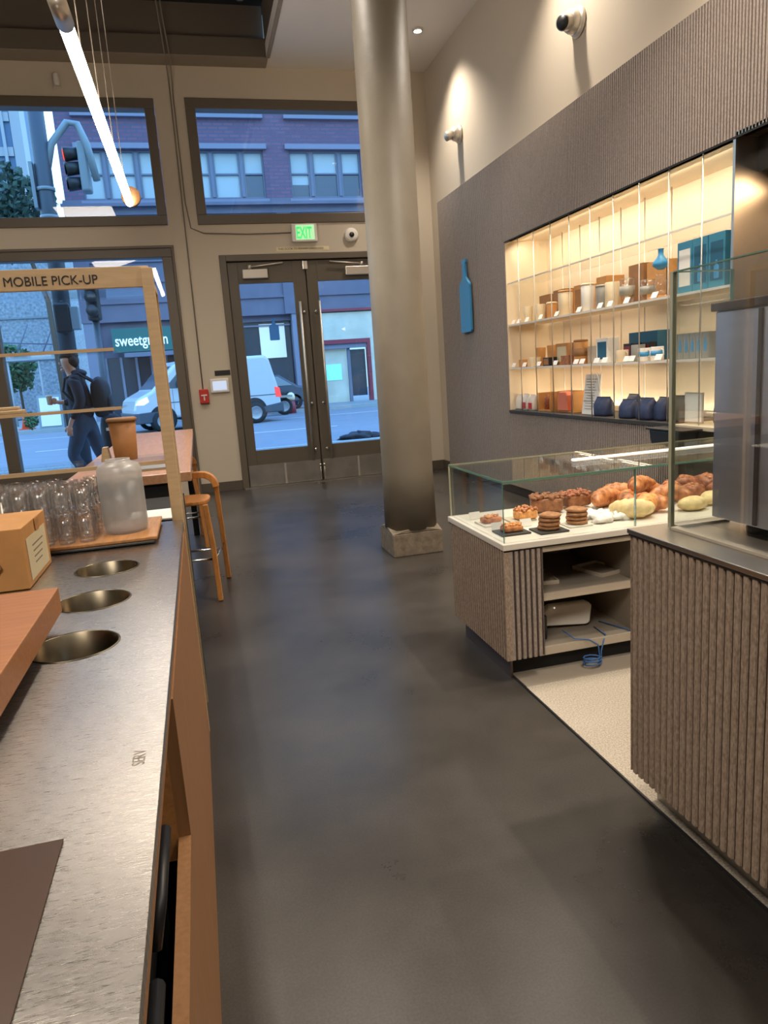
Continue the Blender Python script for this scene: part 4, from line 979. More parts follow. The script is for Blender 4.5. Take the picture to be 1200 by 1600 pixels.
# things on the cabinet shelves
t = thing('shallow_dish', (1.74, 2.93, 0.356), 'square pale dish standing on the middle shelf, right side', 'dish', 'pale square dishes on the middle shelf', 0.25)
MB().box(-0.075, 0.075, -0.095, 0.095, 0.0, 0.006).build('dish_floor', 'cabedge', t, world=False)
MB().box(-0.075, 0.075, -0.095, -0.089, 0.006, 0.018).box(-0.075, 0.075, 0.089, 0.095, 0.006, 0.018).box(-0.075, -0.069, -0.089, 0.089, 0.006, 0.018).box(0.069, 0.075, -0.089, 0.089, 0.006, 0.018).build('dish_rim', 'cabedge', t, world=False)
t2 = copy_tree(t); t2.location = (1.42, 2.93, 0.356); t2.rotation_euler = (0, 0, -0.15); t2['label'] = 'square pale dish on the middle shelf, left side behind the corner'
r = thing('network_router', (1.56, 2.90, 0.113), 'flat pale router leaning on the bottom shelf', 'router', None, -0.15)
q = MB().prism([(-0.13, 0.0), (-0.115, 0.075), (-0.08, 0.10), (0.10, 0.105), (0.13, 0.085), (0.10, 0.0), (0.08, -0.01)], 'Y', -0.018, 0.018)
q.v = [(x, y+(z*0.55), z*0.80+0.02) for x, y, z in q.v]; q.build('router_body', 'deck', r, world=False, bevel=0.010)
MB().lathe([(0.004, 0), (0.004, 0.003)], (-0.06, 0.012, 0.095), 10, 'Y').build('status_light', 'led', r, world=False)
one(MB().box(1.335, 1.405, 2.80, 2.92, 0.113, 0.225), 'power_adapter', 'black', 'black box in the dark left corner of the bottom shelf', 'power supply', bevel=0.008)
one(MB().tube([(1.47, 2.79, 0.150), (1.50, 2.73, 0.125), (1.56, 2.71, 0.118), (1.60, 2.705, 0.09), (1.605, 2.70, 0.03), (1.60, 2.69, 0.008)]+[(1.56+0.042*math.cos(a*0.7), 2.685+0.032*math.sin(a*0.7), 0.010+0.0016*a) for a in range(0, 27)], 0.0032, 8),
    'network_cable', 'cord', 'coiled blue cable hanging from the router onto the mat strip', 'cable')
one(MB().tube([(1.66, 2.84, 0.118), (1.655, 2.735, 0.118), (1.63, 2.71, 0.10), (1.612, 2.70, 0.06), (1.606, 2.69, 0.02)], 0.003, 8), 'network_cable', 'cord', 'short blue cable dropping from the right of the router', 'cable')
one(MB().tube([(1.72, 2.90, 0.116), (1.78, 2.74, 0.118), (1.80, 2.70, 0.11), (1.85, 2.695, 0.05), (1.87, 2.67, 0.010)], 0.003, 8), 'network_cable', 'cord', 'blue cable leaving the bottom shelf at the right', 'cable')
# tub and drawer unit behind the case
t = thing('black_tub', (2.98, 4.05, 0.72), 'black plastic tub hanging at the end of the niche sill', 'tub')
MB().prism([(3.93, 0.74), (4.21, 0.74), (4.24, 0.84), (3.90, 0.84)], 'X', 2.90, 3.04).build('tub_body', 'black', t, bevel=0.01)
B(2.89, 3.045, 3.88, 4.26, 0.84, 0.852).build('tub_rim', 'black', t, bevel=0.003)
bcab = thing('back_counter', (2.9, 2.5, 0), 'warm wooden back counter beyond the pastry case', 'counter')
B(3.06, 3.48, 1.2, 3.655, 0.0, 0.60).build('cabinet_body', 'niche', bcab)
B(3.05, 3.49, 1.2, 3.655, 0.60, 0.64).build('worktop', 'niche', bcab)

# ================================================================== NICHE STOCK
S1, S2, S0 = 1.701, 1.286, NB+0.001
def cyl(name, x, y, z, r, h, m, label, cat, group=None, taper=1.0, lid=None, handle=None, band=None):
    t = thing(name, (x, y, z), label, cat, group)
    MB().lathe([(r*taper*0.94, 0), (r*taper, 0.004), (r, h-0.003), (r*0.96, h), (r*0.9, h), (r*0.88, h-0.008)], (0, 0, 0), 24).build('body', m, t, world=False)
    if lid: MB().lathe([(r*1.04, h+0.0005), (r*1.04, h+0.012), (r*0.9, h+0.018)], (0, 0, 0), 24).build('lid', lid, t, world=False)
    if handle:
        MB().tube([(0, -r*0.95, h*0.8), (0, -r-0.025, h*0.75), (0, -r-0.028, h*0.4), (0, -r*0.95, h*0.3)], 0.005, 8).build('handle', handle, t, world=False)
    if band: MB().lathe([(r*1.005, h*0.35), (r*1.01, h*0.7)], (0, 0, 0), 24).build('band', band, t, world=False)
    return t
def carton(x0, x1, y0, y1, z, h, m, label, cat='box', group=None, front=None):
    t = thing('carton', ((x0+x1)/2, (y0+y1)/2, z), label, cat, group)
    B(x0, x1, y0, y1, z, z+h).build('box_body', m, t, bevel=0.002)
    if front: B(x0-0.001, x0, y0+(y1-y0)*0.12, y1-(y1-y0)*0.12, z+h*0.15, z+h*0.85).build('front_label', front, t)
    return t
# --- upper shelf
cyl('ceramic_cup', 3.17, 6.56, S1, 0.048, 0.150, 'ceramic', 'tall cream cup farthest left on the upper niche shelf', 'cup', 'cream cups on the upper shelf', 0.8)
cyl('ceramic_cup', 3.17, 6.30, S1, 0.046, 0.145, 'ceramic', 'middle of three cream cups on the upper niche shelf', 'cup', 'cream cups on the upper shelf', 0.8)
cyl('ceramic_cup', 3.17, 6.08, S1, 0.048, 0.125, 'kraft', 'tan cup with white rim, third on the upper shelf', 'cup', 'cream cups on the upper shelf', 0.85, lid='ceramic')
carton(3.26, 3.38, 6.30, 6.50, S1, 0.235, 'kraftd', 'brown carton behind the first two cream cups')
carton(3.26, 3.38, 6.02, 6.22, S1, 0.250, 'kraftd', 'brown carton behind the tan cup')
cyl('canister', 3.16, 5.81, S1, 0.062, 0.195, 'ceramic', 'wide cream canister, left one of the upper shelf pair', 'canister', 'cream canisters', lid='kraft')
carton(3.20, 3.34, 5.58, 5.74, S1, 0.235, 'kraft', 'brown carton between the two tall cream canisters', front='kraftd')
cyl('canister', 3.16, 5.44, S1, 0.055, 0.205, 'white', 'narrow white canister beside the second tan box', 'canister', 'cream canisters', lid='ceramic')
carton(3.20, 3.36, 5.23, 5.38, S1, 0.255, 'kraft', 'tan box with shadowed side beside the white canister')
cyl('canister', 3.16, 5.21, S1, 0.056, 0.165, 'tin', 'grey tin canister in the middle of the upper shelf', 'canister', 'grey canisters', lid='tin')
cyl('canister', 3.16, 5.08, S1, 0.056, 0.185, 'ceramic', 'pale canister right of the grey tin', 'canister', 'grey canisters')
cyl('glass_brewer', 3.17, 4.90, S1, 0.055, 0.19, 'tumbler', 'tall glass brewer with dark base in front of a brown carton', 'coffee brewer', 'glass brewers', 0.8, band='tin')
carton(3.26, 3.40, 4.84, 5.02, S1, 0.29, 'kraftd', 'tall brown carton behind the tall glass brewer')
cyl('glass_brewer', 3.17, 4.65, S1, 0.055, 0.145, 'tumbler', 'shorter glass brewer right of the tall one', 'coffee brewer', 'glass brewers', 0.8, band='tin')
carton(3.26, 3.40, 4.57, 4.79, S1, 0.275, 'kraft', 'tan carton behind the shorter glass brewer')
# drip stand with blue carafe
t = thing('drip_stand', (3.15, 4.47, S1), 'coffee drip stand topped by a blue glass dripper', 'drip stand')
B(3.09, 3.21, 4.40, 4.54, S1+0.001, S1+0.015).build('stand_base', 'kraft', t, bevel=0.003)
MB().tube([(3.20, 4.47, S1+0.01), (3.20, 4.47, S1+0.24), (3.15, 4.47, S1+0.245)], 0.006, 8).build('stand_arm', 'kraftd', t)
MB().lathe([(0.02, 0.19), (0.052, 0.215), (0.055, 0.235), (0.030, 0.265), (0.018, 0.285), (0.018, 0.32), (0.024, 0.325)], (3.15, 4.47, S1), 24).build('blue_dripper', 'logo', t)
MB().lathe([(0.035, 0.016), (0.05, 0.03), (0.045, 0.11), (0.025, 0.14), (0.03, 0.16)], (3.15, 4.47, S1), 24).build('carafe', 'tumbler', t)
for i in range(3):
    y = 4.28-0.150*i
    o = carton(3.14, 3.36, y-0.145, y, S1, 0.325, 'teal', ('leftmost of three tall teal boxes, with pale front', 'middle one of three tall teal boxes', 'rightmost of three tall teal boxes')[i], 'box', 'tall teal boxes on the upper shelf', front=('card' if i == 0 else 'teald'))
    if i: bp = o; MB().prism([(y-0.0725+a_*0.3, S1+0.06+b_*0.3) for a_, b_ in bottle_poly(0.15, 0.36)], 'X', 3.1385, 3.139).build('bottle_print', 'logo', o)
# --- lower shelf
cyl('small_jar', 3.15, 6.66, S2, 0.042, 0.072, 'kraft', 'low tan jar farthest left on the lower niche shelf', 'jar', 'jars on the lower shelf')
cyl('small_bowl', 3.14, 6.38, S2, 0.055, 0.085, 'ceramic', 'cream bowl, second from left on the lower shelf', 'bowl', None, 0.7)
cyl('kraft_cup', 3.27, 6.52, S2, 0.05, 0.175, 'kraft', 'tall kraft cup behind the low tan jar', 'cup', 'kraft cups on the lower shelf', 0.8)
cyl('kraft_cup', 3.28, 6.30, S2, 0.05, 0.185, 'kraft', 'tall kraft cup behind the cream bowl', 'cup', 'kraft cups on the lower shelf', 0.8)
carton(3.12, 3.2, 6.06, 6.18, S2, 0.075, 'black', 'small dark box left on the lower shelf', front='kraftd')
carton(3.22, 3.36, 5.90, 6.12, S2, 0.19, 'kraft', 'tan box with stacked drawers look on the lower shelf', front='label')
carton(3.12, 3.19, 5.70, 5.84, S2, 0.080, 'loaf', 'small dark brown pouch box on the lower shelf')
cyl('kraft_tube', 3.18, 5.60, S2, 0.058, 0.185, 'kraft', 'tall kraft tube with bands in the left half of the lower shelf', 'tube', None, 1.0, lid='kraftd', band='kraftd')
cyl('kraft_tube', 3.25, 5.77, S2, 0.05, 0.185, 'kraftd', 'darker kraft tube behind the brown pouch box', 'tube', None, 1.0)
carton(3.20, 3.34, 5.40, 5.53, S2, 0.14, 'cabedge', 'beige box beside the tall kraft tube')
carton(3.17, 3.27, 5.17, 5.34, S2, 0.195, 'card', 'white box with a blue stripe on the lower shelf', front='teald')
carton(3.30, 3.42, 4.72, 5.08, S2, 0.215, 'teald', 'wide dark teal box behind the cream mug')
for i in range(3):
    carton(3.24, 3.29, 5.06-0.12*i-0.10, 5.06-0.12*i, S2, 0.135, 'black', ('left dark pouch before the teal box', 'middle dark pouch before the teal box', 'right dark pouch before the teal box')[i], 'box', 'dark pouches', front='maroon')
cyl('mug', 3.14, 4.92, S2, 0.046, 0.090, 'ceramic', 'cream mug in front of the dark pouches', 'mug', 'mugs on the lower shelf', handle='ceramic')
cyl('mug', 3.14, 4.64, S2, 0.044, 0.092, 'white', 'white mug with blue print, left of the pair', 'mug', 'mugs on the lower shelf', handle='white', band='logo')
cyl('mug', 3.14, 4.49, S2, 0.044, 0.095, 'white', 'white mug with blue print, right of the pair', 'mug', 'mugs on the lower shelf', handle='white', band='logo')
cyl('low_tin', 3.19, 4.79, S2, 0.05, 0.12, 'tin', 'grey tin behind the white mugs', 'tin')
for i in range(6):
    y = 4.36-0.062*i
    t = carton(3.16, 3.26, y-0.058, y, S2, 0.165, 'tin', 'slim grey carton with a small blue bottle print on the lower shelf', 'box', 'row of slim grey cartons')
    MB().prism([(y-0.029+a_*0.12, S2+0.045+b_*0.12) for a_, b_ in bottle_poly(0.22, 0.75)], 'X', 3.1585, 3.159).build('bottle_print', 'logo', t)
# --- bottom
def bag(x, y, z, w, d, h, m, label, group, rz=0.0, stripe=None, seed=0):
    t = thing('coffee_bag', (x, y, z), label, 'bag', group, rz)
    q = MB(); n = 8; rings = []
    rnd = random.Random(seed); vs = []
    lv = [(0.0, 0.92, 0.92), (0.12, 1.0, 1.0), (0.6, 0.98, 0.95), (0.8, 0.95, 0.6), (0.93, 0.92, 0.22), (1.0, 0.90, 0.08)]
    nn = 16
    for (f_, sw, sd) in lv:
        for k in range(nn):
            a = 2*PI*k/nn; cx = abs(math.cos(a))**0.5*(1 if math.cos(a) > 0 else -1); cy = abs(math.sin(a))**0.5*(1 if math.sin(a) > 0 else -1)
            vs.append((cx*d/2*sd*(1+rnd.uniform(-.05, .05)), cy*w/2*sw*(1+rnd.uniform(-.04, .04)), f_*h))
    fs = [(i*nn+k, i*nn+(k+1) % nn, (i+1)*nn+(k+1) % nn, (i+1)*nn+k) for i in range(len(lv)-1) for k in range(nn)]+[tuple(reversed(range(nn))), tuple(range((len(lv)-1)*nn, len(lv)*nn))]
    q.add(vs, fs, True); q.build('bag_body', m, t, world=False)
    if stripe: MB().box(-d/2-0.004, -d/2-0.001, -w*0.3, w*0.3, h*0.12, h*0.5).build('front_label', stripe, t, world=False)
    B(-0.006, 0.006, -w*0.42, w*0.42, h*0.985, h*1.02).build('fold_clip', m, t, world=False)
    return t
bag(3.14, 6.72, S0, 0.13, 0.08, 0.150, 'whitebag', 'white bag farthest left on the niche sill', 'white bags on the sill', seed=1)
bag(3.14, 6.57, S0, 0.13, 0.08, 0.155, 'whitebag', 'white bag with a red label, left one', 'white bags on the sill', stripe='red', seed=2)
bag(3.14, 6.43, S0, 0.12, 0.08, 0.150, 'whitebag', 'white bag with a red label, right one beside the gift box', 'white bags on the sill', stripe='red', seed=3)
t = thing('gift_box', (3.2, 6.22, S0), 'open tan gift box holding reddish bottles on the sill', 'box')
m_ = MB().box(3.14, 3.30, 6.10, 6.11, S0, S0+0.17).box(3.14, 3.30, 6.33, 6.34, S0, S0+0.17).box(3.29, 3.30, 6.11, 6.33, S0, S0+0.17).box(3.14, 3.29, 6.11, 6.33, S0, S0+0.012); m_.build('box_shell', 'kraft', t)
MB().tube([(3.2, 6.17, S0+0.012), (3.2, 6.17, S0+0.11), (3.2, 6.18, S0+0.15)], [0.03, 0.03, 0.012], 14).tube([(3.2, 6.26, S0+0.012), (3.2, 6.26, S0+0.11), (3.2, 6.26, S0+0.15)], [0.03, 0.03, 0.012], 14).build('bottles', 'loaft', t)
t = thing('gift_box', (3.2, 5.88, S0), 'tan box framing a salmon pink rounded panel', 'box')
m_ = MB().box(3.18, 3.32, 5.74, 5.755, S0, S0+0.185).box(3.18, 3.32, 6.02, 6.035, S0, S0+0.185).box(3.31, 3.32, 5.755, 6.02, S0, S0+0.185).box(3.18, 3.31, 5.755, 6.02, S0, S0+0.01); m_.build('box_shell', 'kraft', t)
MB().prism([(5.84+0.0, S0+0.01), (6.01, S0+0.01), (6.01, S0+0.15), (5.985, S0+0.18), (5.865, S0+0.18), (5.84, S0+0.15)], 'X', 3.17, 3.25).build('pink_panel', 'pink', t, bevel=0.01)
t = thing('menu_board', (3.16, 5.43, S0), 'tall leaning white notice board with lines of text on the sill', 'sign board')
q = MB().obox((3.18, 5.43, S0+0.165), (0.006, 0.12, 0.165), (0, 0.14, 0)); q.build('board', 'card', t)
m_ = MB()
for i in range(12): m_.obox((3.176-0.0085+0.14*(0.29-i*0.022-0.165), 5.43+0.01*(i % 3), S0+0.29-i*0.022), (0.0008, 0.085-0.01*(i % 4), 0.0022), (0, 0.14, 0))
m_.build('text_lines', 'inkgrey', t)
MB().tube([(3.14, 5.33, S0+0.29), (3.13, 5.32, S0+0.33), (3.14, 5.29, S0+0.34), (3.15, 5.28, S0+0.30), (3.15, 5.27, S0+0.2)], 0.004, 8).build('hang_loop', 'card', t)
bag(3.15, 5.20, S0, 0.17, 0.11, 0.150, 'navy', 'navy folded bag right of the notice board', 'navy bags on the sill', 0.2, seed=5)
bag(3.28, 4.98, S0, 0.17, 0.11, 0.165, 'navy', 'navy folded bag set back behind the others', 'navy bags on the sill', -0.1, seed=6)
bag(3.14, 4.83, S0, 0.16, 0.11, 0.140, 'navy', 'navy folded bag in the middle front of the row', 'navy bags on the sill', 0.1, seed=7)
bag(3.14, 4.60, S0, 0.17, 0.12, 0.155, 'navy', 'navy folded bag, left of the touching pair', 'navy bags on the sill', 0.0, seed=8)
bag(3.17, 4.45, S0, 0.15, 0.12, 0.160, 'navy', 'dark navy folded bag, right of the touching pair', 'navy bags on the sill', -0.2, seed=9)
bag(3.16, 4.26, S0, 0.15, 0.11, 0.175, 'greybag', 'grey-brown folded bag near the end of the sill', 'grey bags on the sill', 0.1, seed=10)
t = thing('framed_sheet', (3.15, 4.10, S0), 'pale framed sheet standing right of the grey-brown bag', 'sign')
MB().box(3.14, 3.15, 4.01, 4.19, S0, S0+0.20).build('frame', 'cabedge', t); MB().box(3.138, 3.14, 4.02, 4.18, S0+0.01, S0+0.19).build('sheet', 'card', t)
bag(3.24, 3.93, S0, 0.13, 0.10, 0.160, 'greybag', 'dark bag at the right end of the sill, partly behind the machine', 'grey bags on the sill', 0.0, seed=11)
# price cards
def pcard(y, z, label, w=0.065):
    t = one(MB().obox((0, 0, 0.021), (0.001, w/2, 0.021), (0, 0.45, 0)), 'price_card', 'card', label, 'card', 'white price cards along the niche shelves')
    t.location = (3.088, y, z+0.003)
for y, lb in [(6.72, 'in front of the first cream cup'), (6.60, 'second from the left'), (6.42, 'between the first cups'), (6.14, 'before the tan cup'), (5.84, 'before the wide cream canister'), (5.46, 'before the narrow white canister'), (5.14, 'before the grey tin'), (5.00, 'before the pale canister'), (4.78, 'between the glass brewers'), (4.45, 'at the drip stand')]:
    pcard(y, S1, 'white price card on the upper shelf '+lb)
for y, lb in [(6.74, 'at the far left'), (6.50, 'left of the cream bowl'), (6.20, 'before the small dark box'), (5.88, 'left of the brown pouch box'), (5.52, 'by the kraft tube'), (5.42, 'before the beige box'), (5.20, 'before the white box'), (5.08, 'left of the cream mug'), (4.78, 'left of the white mugs'), (4.72, 'by the left white mug'), (4.40, 'right of the white mugs')]:
    pcard(y, S2, 'white price card on the lower shelf '+lb, 0.075)

# ================================================================== STREET
def gnd(x0, x1, y0, y1, z0, z1, name, m): return struct(B(x0, x1, y0, y1, z0, z1).build(name, m))
gnd(-40, 40, 9.36, 14.2, -0.2, -0.01, 'floor_pavement', 'walk')
gnd(-40, 40, 14.2, 14.42, -0.2, 0.0, 'trim_12', 'kerb')
gnd(-40, 40, 14.42, 28.4, -0.25, -0.05, 'floor_street', 'asphalt')
gnd(-9.0, 40, 28.4, 28.6, -0.2, 0.08, 'trim_13', 'kerb')
gnd(-9.0, 40, 28.6, 60, -0.2, 0.06, 'floor_pavement', 'walk')
gnd(-60, -9.0, 28.4, 90, -0.25, -0.05, 'floor_street', 'asphalt')
for x in (-12, -4, 0.6, 7, 13): struct(B(x, x+3.0, 19.3, 19.42, -0.05, -0.044).build('trim_14', 'lane'))
struct(B(-40, 40, 24.8, 24.9, -0.05, -0.044).build('trim_15', 'lane'))

# ---- brick building across the street
FY = 32.0
BB = thing('brick_building', (5, FY, 0), 'purplish brick office building across the street with shops below', 'building')
wl = MB(); bx0, bx1 = -4.1, 20.0
wins = []
gx = [-3.38, 0.73, 4.84, 8.95, 13.06]
rows = [(8.7, 10.55), (11.95, 13.8)]
def facade(zs, x0, x1):
    pass
# masonry made as bands and piers around the windows
def band(z0, z1): wl.box(bx0, bx1, FY, FY+0.6, z0, z1)
band(10.55, 11.95); band(13.8, 17)
for z0, z1 in rows:
    xs = bx0
    for g in gx:
        wl.box(xs, g, FY, FY+0.6, z0, z1); xs = g+3.04
    wl.box(xs, bx1, FY, FY+0.6, z0, z1)
wl.build('brick_wall', 'brick', BB)
st = MB()
st.box(bx0-0.1, bx1, FY-0.12, FY+0.6, 8.1, 8.62).box(bx0-0.15, bx1, FY-0.35, FY-0.12, 8.38, 8.50).box(bx0-0.1, bx1, FY, FY+0.6, 8.62, 8.7)
st.box(bx0, bx1, FY, FY+0.6, 4.0, 8.1)
for z in (4.7, 5.5, 6.3, 7.2): st.box(bx0, bx1, FY-0.08, FY, z, z+0.10)
for g in gx: st.box(g-0.75, g-0.15, FY-0.1, FY, 4.0, 8.1)
st.build('stone_band', 'stone', BB)
m_ = MB()
for z0, z1 in rows:
    for g in gx: m_.box(g-0.15, g+3.19, FY-0.14, FY-0.001, z1+0.02, z1+0.22).box(g-0.1, g+3.14, FY-0.16, FY-0.001, z0-0.22, z0-0.06)
m_.build('window_lintels', 'stonel', BB)
rnd = random.Random(5)
for ri, (z0, z1) in enumerate(rows):
    for gi, g in enumerate(gx):
        f = MB(); ws = [(0.0, 0.85), (0.98, 2.06), (2.19, 3.04)]
        f.box(g, g+3.04, FY+0.12, FY+0.22, z1-0.07, z1).box(g, g+3.04, FY+0.12, FY+0.22, z0, z0+0.07)
        zm = (z0+z1)/2+0.04
        for a, b in ws:
            f.box(g+a, g+a+0.07, FY+0.12, FY+0.22, z0+0.07, z1-0.07).box(g+b-0.07, g+b, FY+0.12, FY+0.22, z0+0.07, z1-0.07).box(g+a+0.07, g+b-0.07, FY+0.12, FY+0.2, zm-0.03, zm+0.03)
        for a, b in ((0.85, 0.98), (2.06, 2.19)): f.box(g+a, g+b, FY+0.08, FY+0.22, z0+0.07, z1-0.07)
        fo = f.build('window', 'sash', BB)
        dark = {(0, 1): (0, 0, 1), (0, 2): (1, 1, 1), (0, 0): (0, 0, 0)}.get((ri, gi), (0, 1, 0))
        for k, (a, b) in enumerate(ws):
            B(g+a+0.07, g+b-0.07, FY+0.2, FY+0.21, zm, z1-0.07).build('pane', 'blind', fo)
            if (ri, gi) == (0, 2) and k == 0:
                B(g+a+0.07, g+b-0.07, FY+0.2, FY+0.21, zm-0.42, zm).build('pane', 'blind', fo)
                B(g+a+0.07, g+b-0.07, FY+0.2, FY+0.21, z0+0.07, zm-0.42).build('pane', 'paned', fo)
            else: B(g+a+0.07, g+b-0.07, FY+0.2, FY+0.21, z0+0.07, zm).build('pane', 'paned' if dark[k] else 'blind', fo)
# ground floor
pr_ = MB()
for x in (-4.1, -0.55, 1.3, 4.35, 8.55, 12.6): pr_.box(x, x+0.55, FY-0.05, FY+0.6, 0.06, 4.0)
pr_.build('ground_pier', 'stonel', BB)
B(-3.5, 1.3, FY+0.3, FY+0.35, 0.06, 2.6).build('shop_window', 'shopglass', BB)
B(-3.5, 1.3, FY+0.25, FY+0.35, 2.6, 4.0).build('shop_fascia', 'stone', BB)
m_ = MB()
for x in (-3.5, -2.9, -2.3, -1.7, -1.1, 0.2, 0.75): m_.box(x, x+0.10, FY+0.2, FY+0.3, 0.06, 2.6)
m_.build('shop_mullions', 'stonel', BB)
B(1.85, 4.35, FY+0.5, FY+0.55, 0.06, 4.0).build('shop_window', 'shopglass', BB)
B(2.95, 4.05, FY+0.40, FY+0.45, 2.2, 3.65).build('lit_panel', 'shoplit', BB)
B(1.85, 4.35, FY+0.3, FY+0.35, 3.75, 4.0).build('shop_fascia', 'stone', BB)
B(2.3, 4.3, FY+0.35, FY+0.38, 3.55, 3.62).build('rail_bar', 'stonel', BB)
# marble bank front with maroon frame
m_ = MB().box(4.90, 8.55, FY-0.02, FY+0.6, 2.75, 3.95).box(4.90, 5.30, FY-0.02, FY+0.6, 0.06, 2.75).box(5.5, 6.70, FY+0.3, FY+0.6, 0.06, 2.45).box(7.75, 8.55, FY-0.02, FY+0.6, 0.06, 2.75)
m_.build('marble_cladding', 'marble', BB)
MB().box(5.32, 7.75, FY-0.06, FY+0.1, 2.62, 2.80).box(5.30, 5.42, FY-0.06, FY+0.3, 0.06, 2.62).box(7.60, 7.75, FY-0.06, FY+0.3, 0.06, 2.62).box(4.9, 8.6, FY-0.16, FY-0.03, 4.0, 4.10).build('maroon_frame', 'maroon', BB)
B(5.42, 7.6, FY+0.05, FY+0.3, 2.42, 2.62).build('soffit_panel', 'stonel', BB)
B(5.66, 6.42, FY+0.27, FY+0.3, 1.05, 1.75).build('lit_screen', 'screenb', BB)
B(6.85, 7.55, FY+0.3, FY+0.36, 0.3, 2.35).build('shop_window', 'shopglass', BB)
MB().box(6.72, 6.85, FY+0.2, FY+0.36, 0.06, 2.42).build('door_jamb', 'sash', BB)
# green shop sign
g = thing('shop_sign', (-1.6, FY-0.1, 2.85), 'dark green shop sign reading sweetgreen in white letters', 'sign')
B(-3.05, 0.35, FY-0.25, FY-0.06, 2.78, 3.72).build('sign_board', 'greensign', g)
text('sweetgreen', 0.62, 'signwhite', 'lettering', g, (-2.95, FY-0.26, 3.03), (PI/2, 0, 0), 0.02, sx=0.72, bold=0.006)
one(B(-2.6, 1.2, FY-0.9, FY-0.26, 2.55, 2.72), 'shop_awning', 'sash', 'narrow grey canopy below the green shop sign', 'awning')

# ---- far buildings on the left
T = thing('wrapped_building', (-12, 45, 0), 'pale building wrapped in white construction mesh at far left', 'building')
B(-20, -6.6, 45, 52, 0, 10.8).build('mesh_walls', 'mesh', T)
m_ = MB()
for z in (3.2, 5.5, 8.0): m_.box(-20, -6.55, 44.93, 45, z, z+0.08)
m_.build('scaffold_lines', 'sigside', T)
T = thing('glass_tower', (-16, 60, 0), 'bluish office tower with white window grid beyond the trees', 'building')
B(-24, -10.6, 60, 70, 0, 34).build('tower_wall', 'tower', T)
m_ = MB()
for i in range(14): m_.box(-24, -10.62, 59.85, 59.99, 2+2.3*i, 2.6+2.3*i)
for i in range(8): m_.box(-11.2-1.6*i, -11.0-1.6*i, 59.70, 59.84, 0, 34)
m_.box(-10.58, -9.9, 59.9, 62, 0, 34)
m_.build('tower_grid', 'towerl', T)

def tree(x, y, z, r, hz, label, m='leaf', trunk=0.12, seed=1, n=420, leaf=0.16, bend=0.1):
    t = thing('street_tree', (x, y, 0.0), label, 'tree', 'street trees on the left')
    MB().tube([(x+bend, y, 0), (x+bend*0.9, y, z*0.6), (x, y, z)], [trunk, trunk*0.8, trunk*0.4], 10).build('trunk', 'bark', t)
    q = MB(); rnd = random.Random(seed)
    for k in range(n):
        d = Vector((rnd.gauss(0, 1), rnd.gauss(0, 1), rnd.gauss(0, 1))).normalized()*(rnd.random()**0.4)
        p = Vector((x+d.x*r*(1+0.2*math.sin(5*d.z)), y+d.y*r, z+d.z*hz)); s = leaf*rnd.uniform(0.6, 1.4)
        a = Vector((rnd.gauss(0, 1), rnd.gauss(0, 1), rnd.gauss(0, 1))).normalized(); b = a.orthogonal().normalized()
        q.add([p+a*s, p+b*s*0.6, p-a*s, p-b*s*0.6], [(0, 1, 2, 3)])
    q.build('crown', m, t)
tree(-5.7, 30, 7.8, 1.45, 1.7, 'large dark green tree seen through the upper left window', n=1700, leaf=0.15, bend=0.85)
tree(-7.95, 37, 2.6, 1.0, 1.1, 'small green street tree behind the walking man', 'leafg', 0.07, 3, n=900, leaf=0.13)
tree(-10.6, 39.5, 3.0, 1.5, 1.6, 'green street tree at the far left edge of the view', 'leafg', 0.08, 4, n=900, leaf=0.15)
sh = thing('sidewalk_shed', (-8, 34, 0), 'white construction canopy on thin posts along the side street', 'canopy')
B(-12, -4.9, 33.2, 34.6, 2.75, 3.0).build('canopy_roof', 'towerl', sh)
for x in (-11, -9.2, -7.4, -6.2, -5.1): MB().tube([(x, 33.3, 0), (x, 33.3, 2.75)], 0.05, 8).build('post', 'towerl', sh)
m_ = MB()
for x in (-10, -9, -8, -7, -6): m_.tube([(x, 33.3, 3.0), (x+0.6, 33.3, 4.2)], 0.03, 6)
m_.tube([(-12, 33.3, 3.9), (-5, 33.3, 3.3)], 0.03, 6)
m_.build('brace', 'sash', sh)

# ---- street furniture
P_ = thing('signal_pole', (-1.9, 12.5, 0), 'thick dark street pole with pedestrian signal outside the left windows', 'pole')
MB().tube([(-1.90, 12.5, -0.01), (-1.82, 12.5, 7.0)], [0.14, 0.11], 20).build('pole_shaft', 'pole', P_)
MB().lathe(ring_prof(0.135, 0.01, 3.95, 4.0), (-1.855, 12.5, 0), 20).lathe(ring_prof(0.135, 0.01, 4.35, 4.4), (-1.85, 12.5, 0), 20).build('clamp_band', 'sigside', P_)
B(-1.95, -1.72, 12.12, 12.35, 2.24, 2.68).build('pedestrian_signal', 'signal', P_, bevel=0.03)
B(-1.72, -1.60, 12.14, 12.33, 2.28, 2.62).build('signal_side', 'sigside', P_, bevel=0.01)
MB().tube([(-1.85, 12.45, 2.30), (-1.85, 12.3, 2.24)], 0.03, 8).tube([(-1.85, 12.4, 2.7), (-1.83, 12.25, 2.7)], 0.03, 8).build('signal_bracket', 'signal', P_)
B(-2.03, -1.98, 12.4, 12.6, 4.1, 4.75).build('street_plate', 'sigside', P_)
tl = thing('traffic_signal', (-1.35, 12.6, 4.4), 'black traffic signal with red lens on a grey curved arm, upper left window', 'traffic light')
MB().tube([(-1.82, 12.5, 4.55), (-1.68, 12.5, 5.02), (-1.42, 12.5, 5.32), (-1.28, 12.5, 5.30), (-1.18, 12.5, 5.02), (-1.10, 12.5, 4.5)], 0.055, 12).build('curved_arm', 'sigside', tl)
B(-1.34, -1.20, 12.52, 12.78, 4.36, 5.08).build('signal_housing', 'sigside', tl, bevel=0.03)
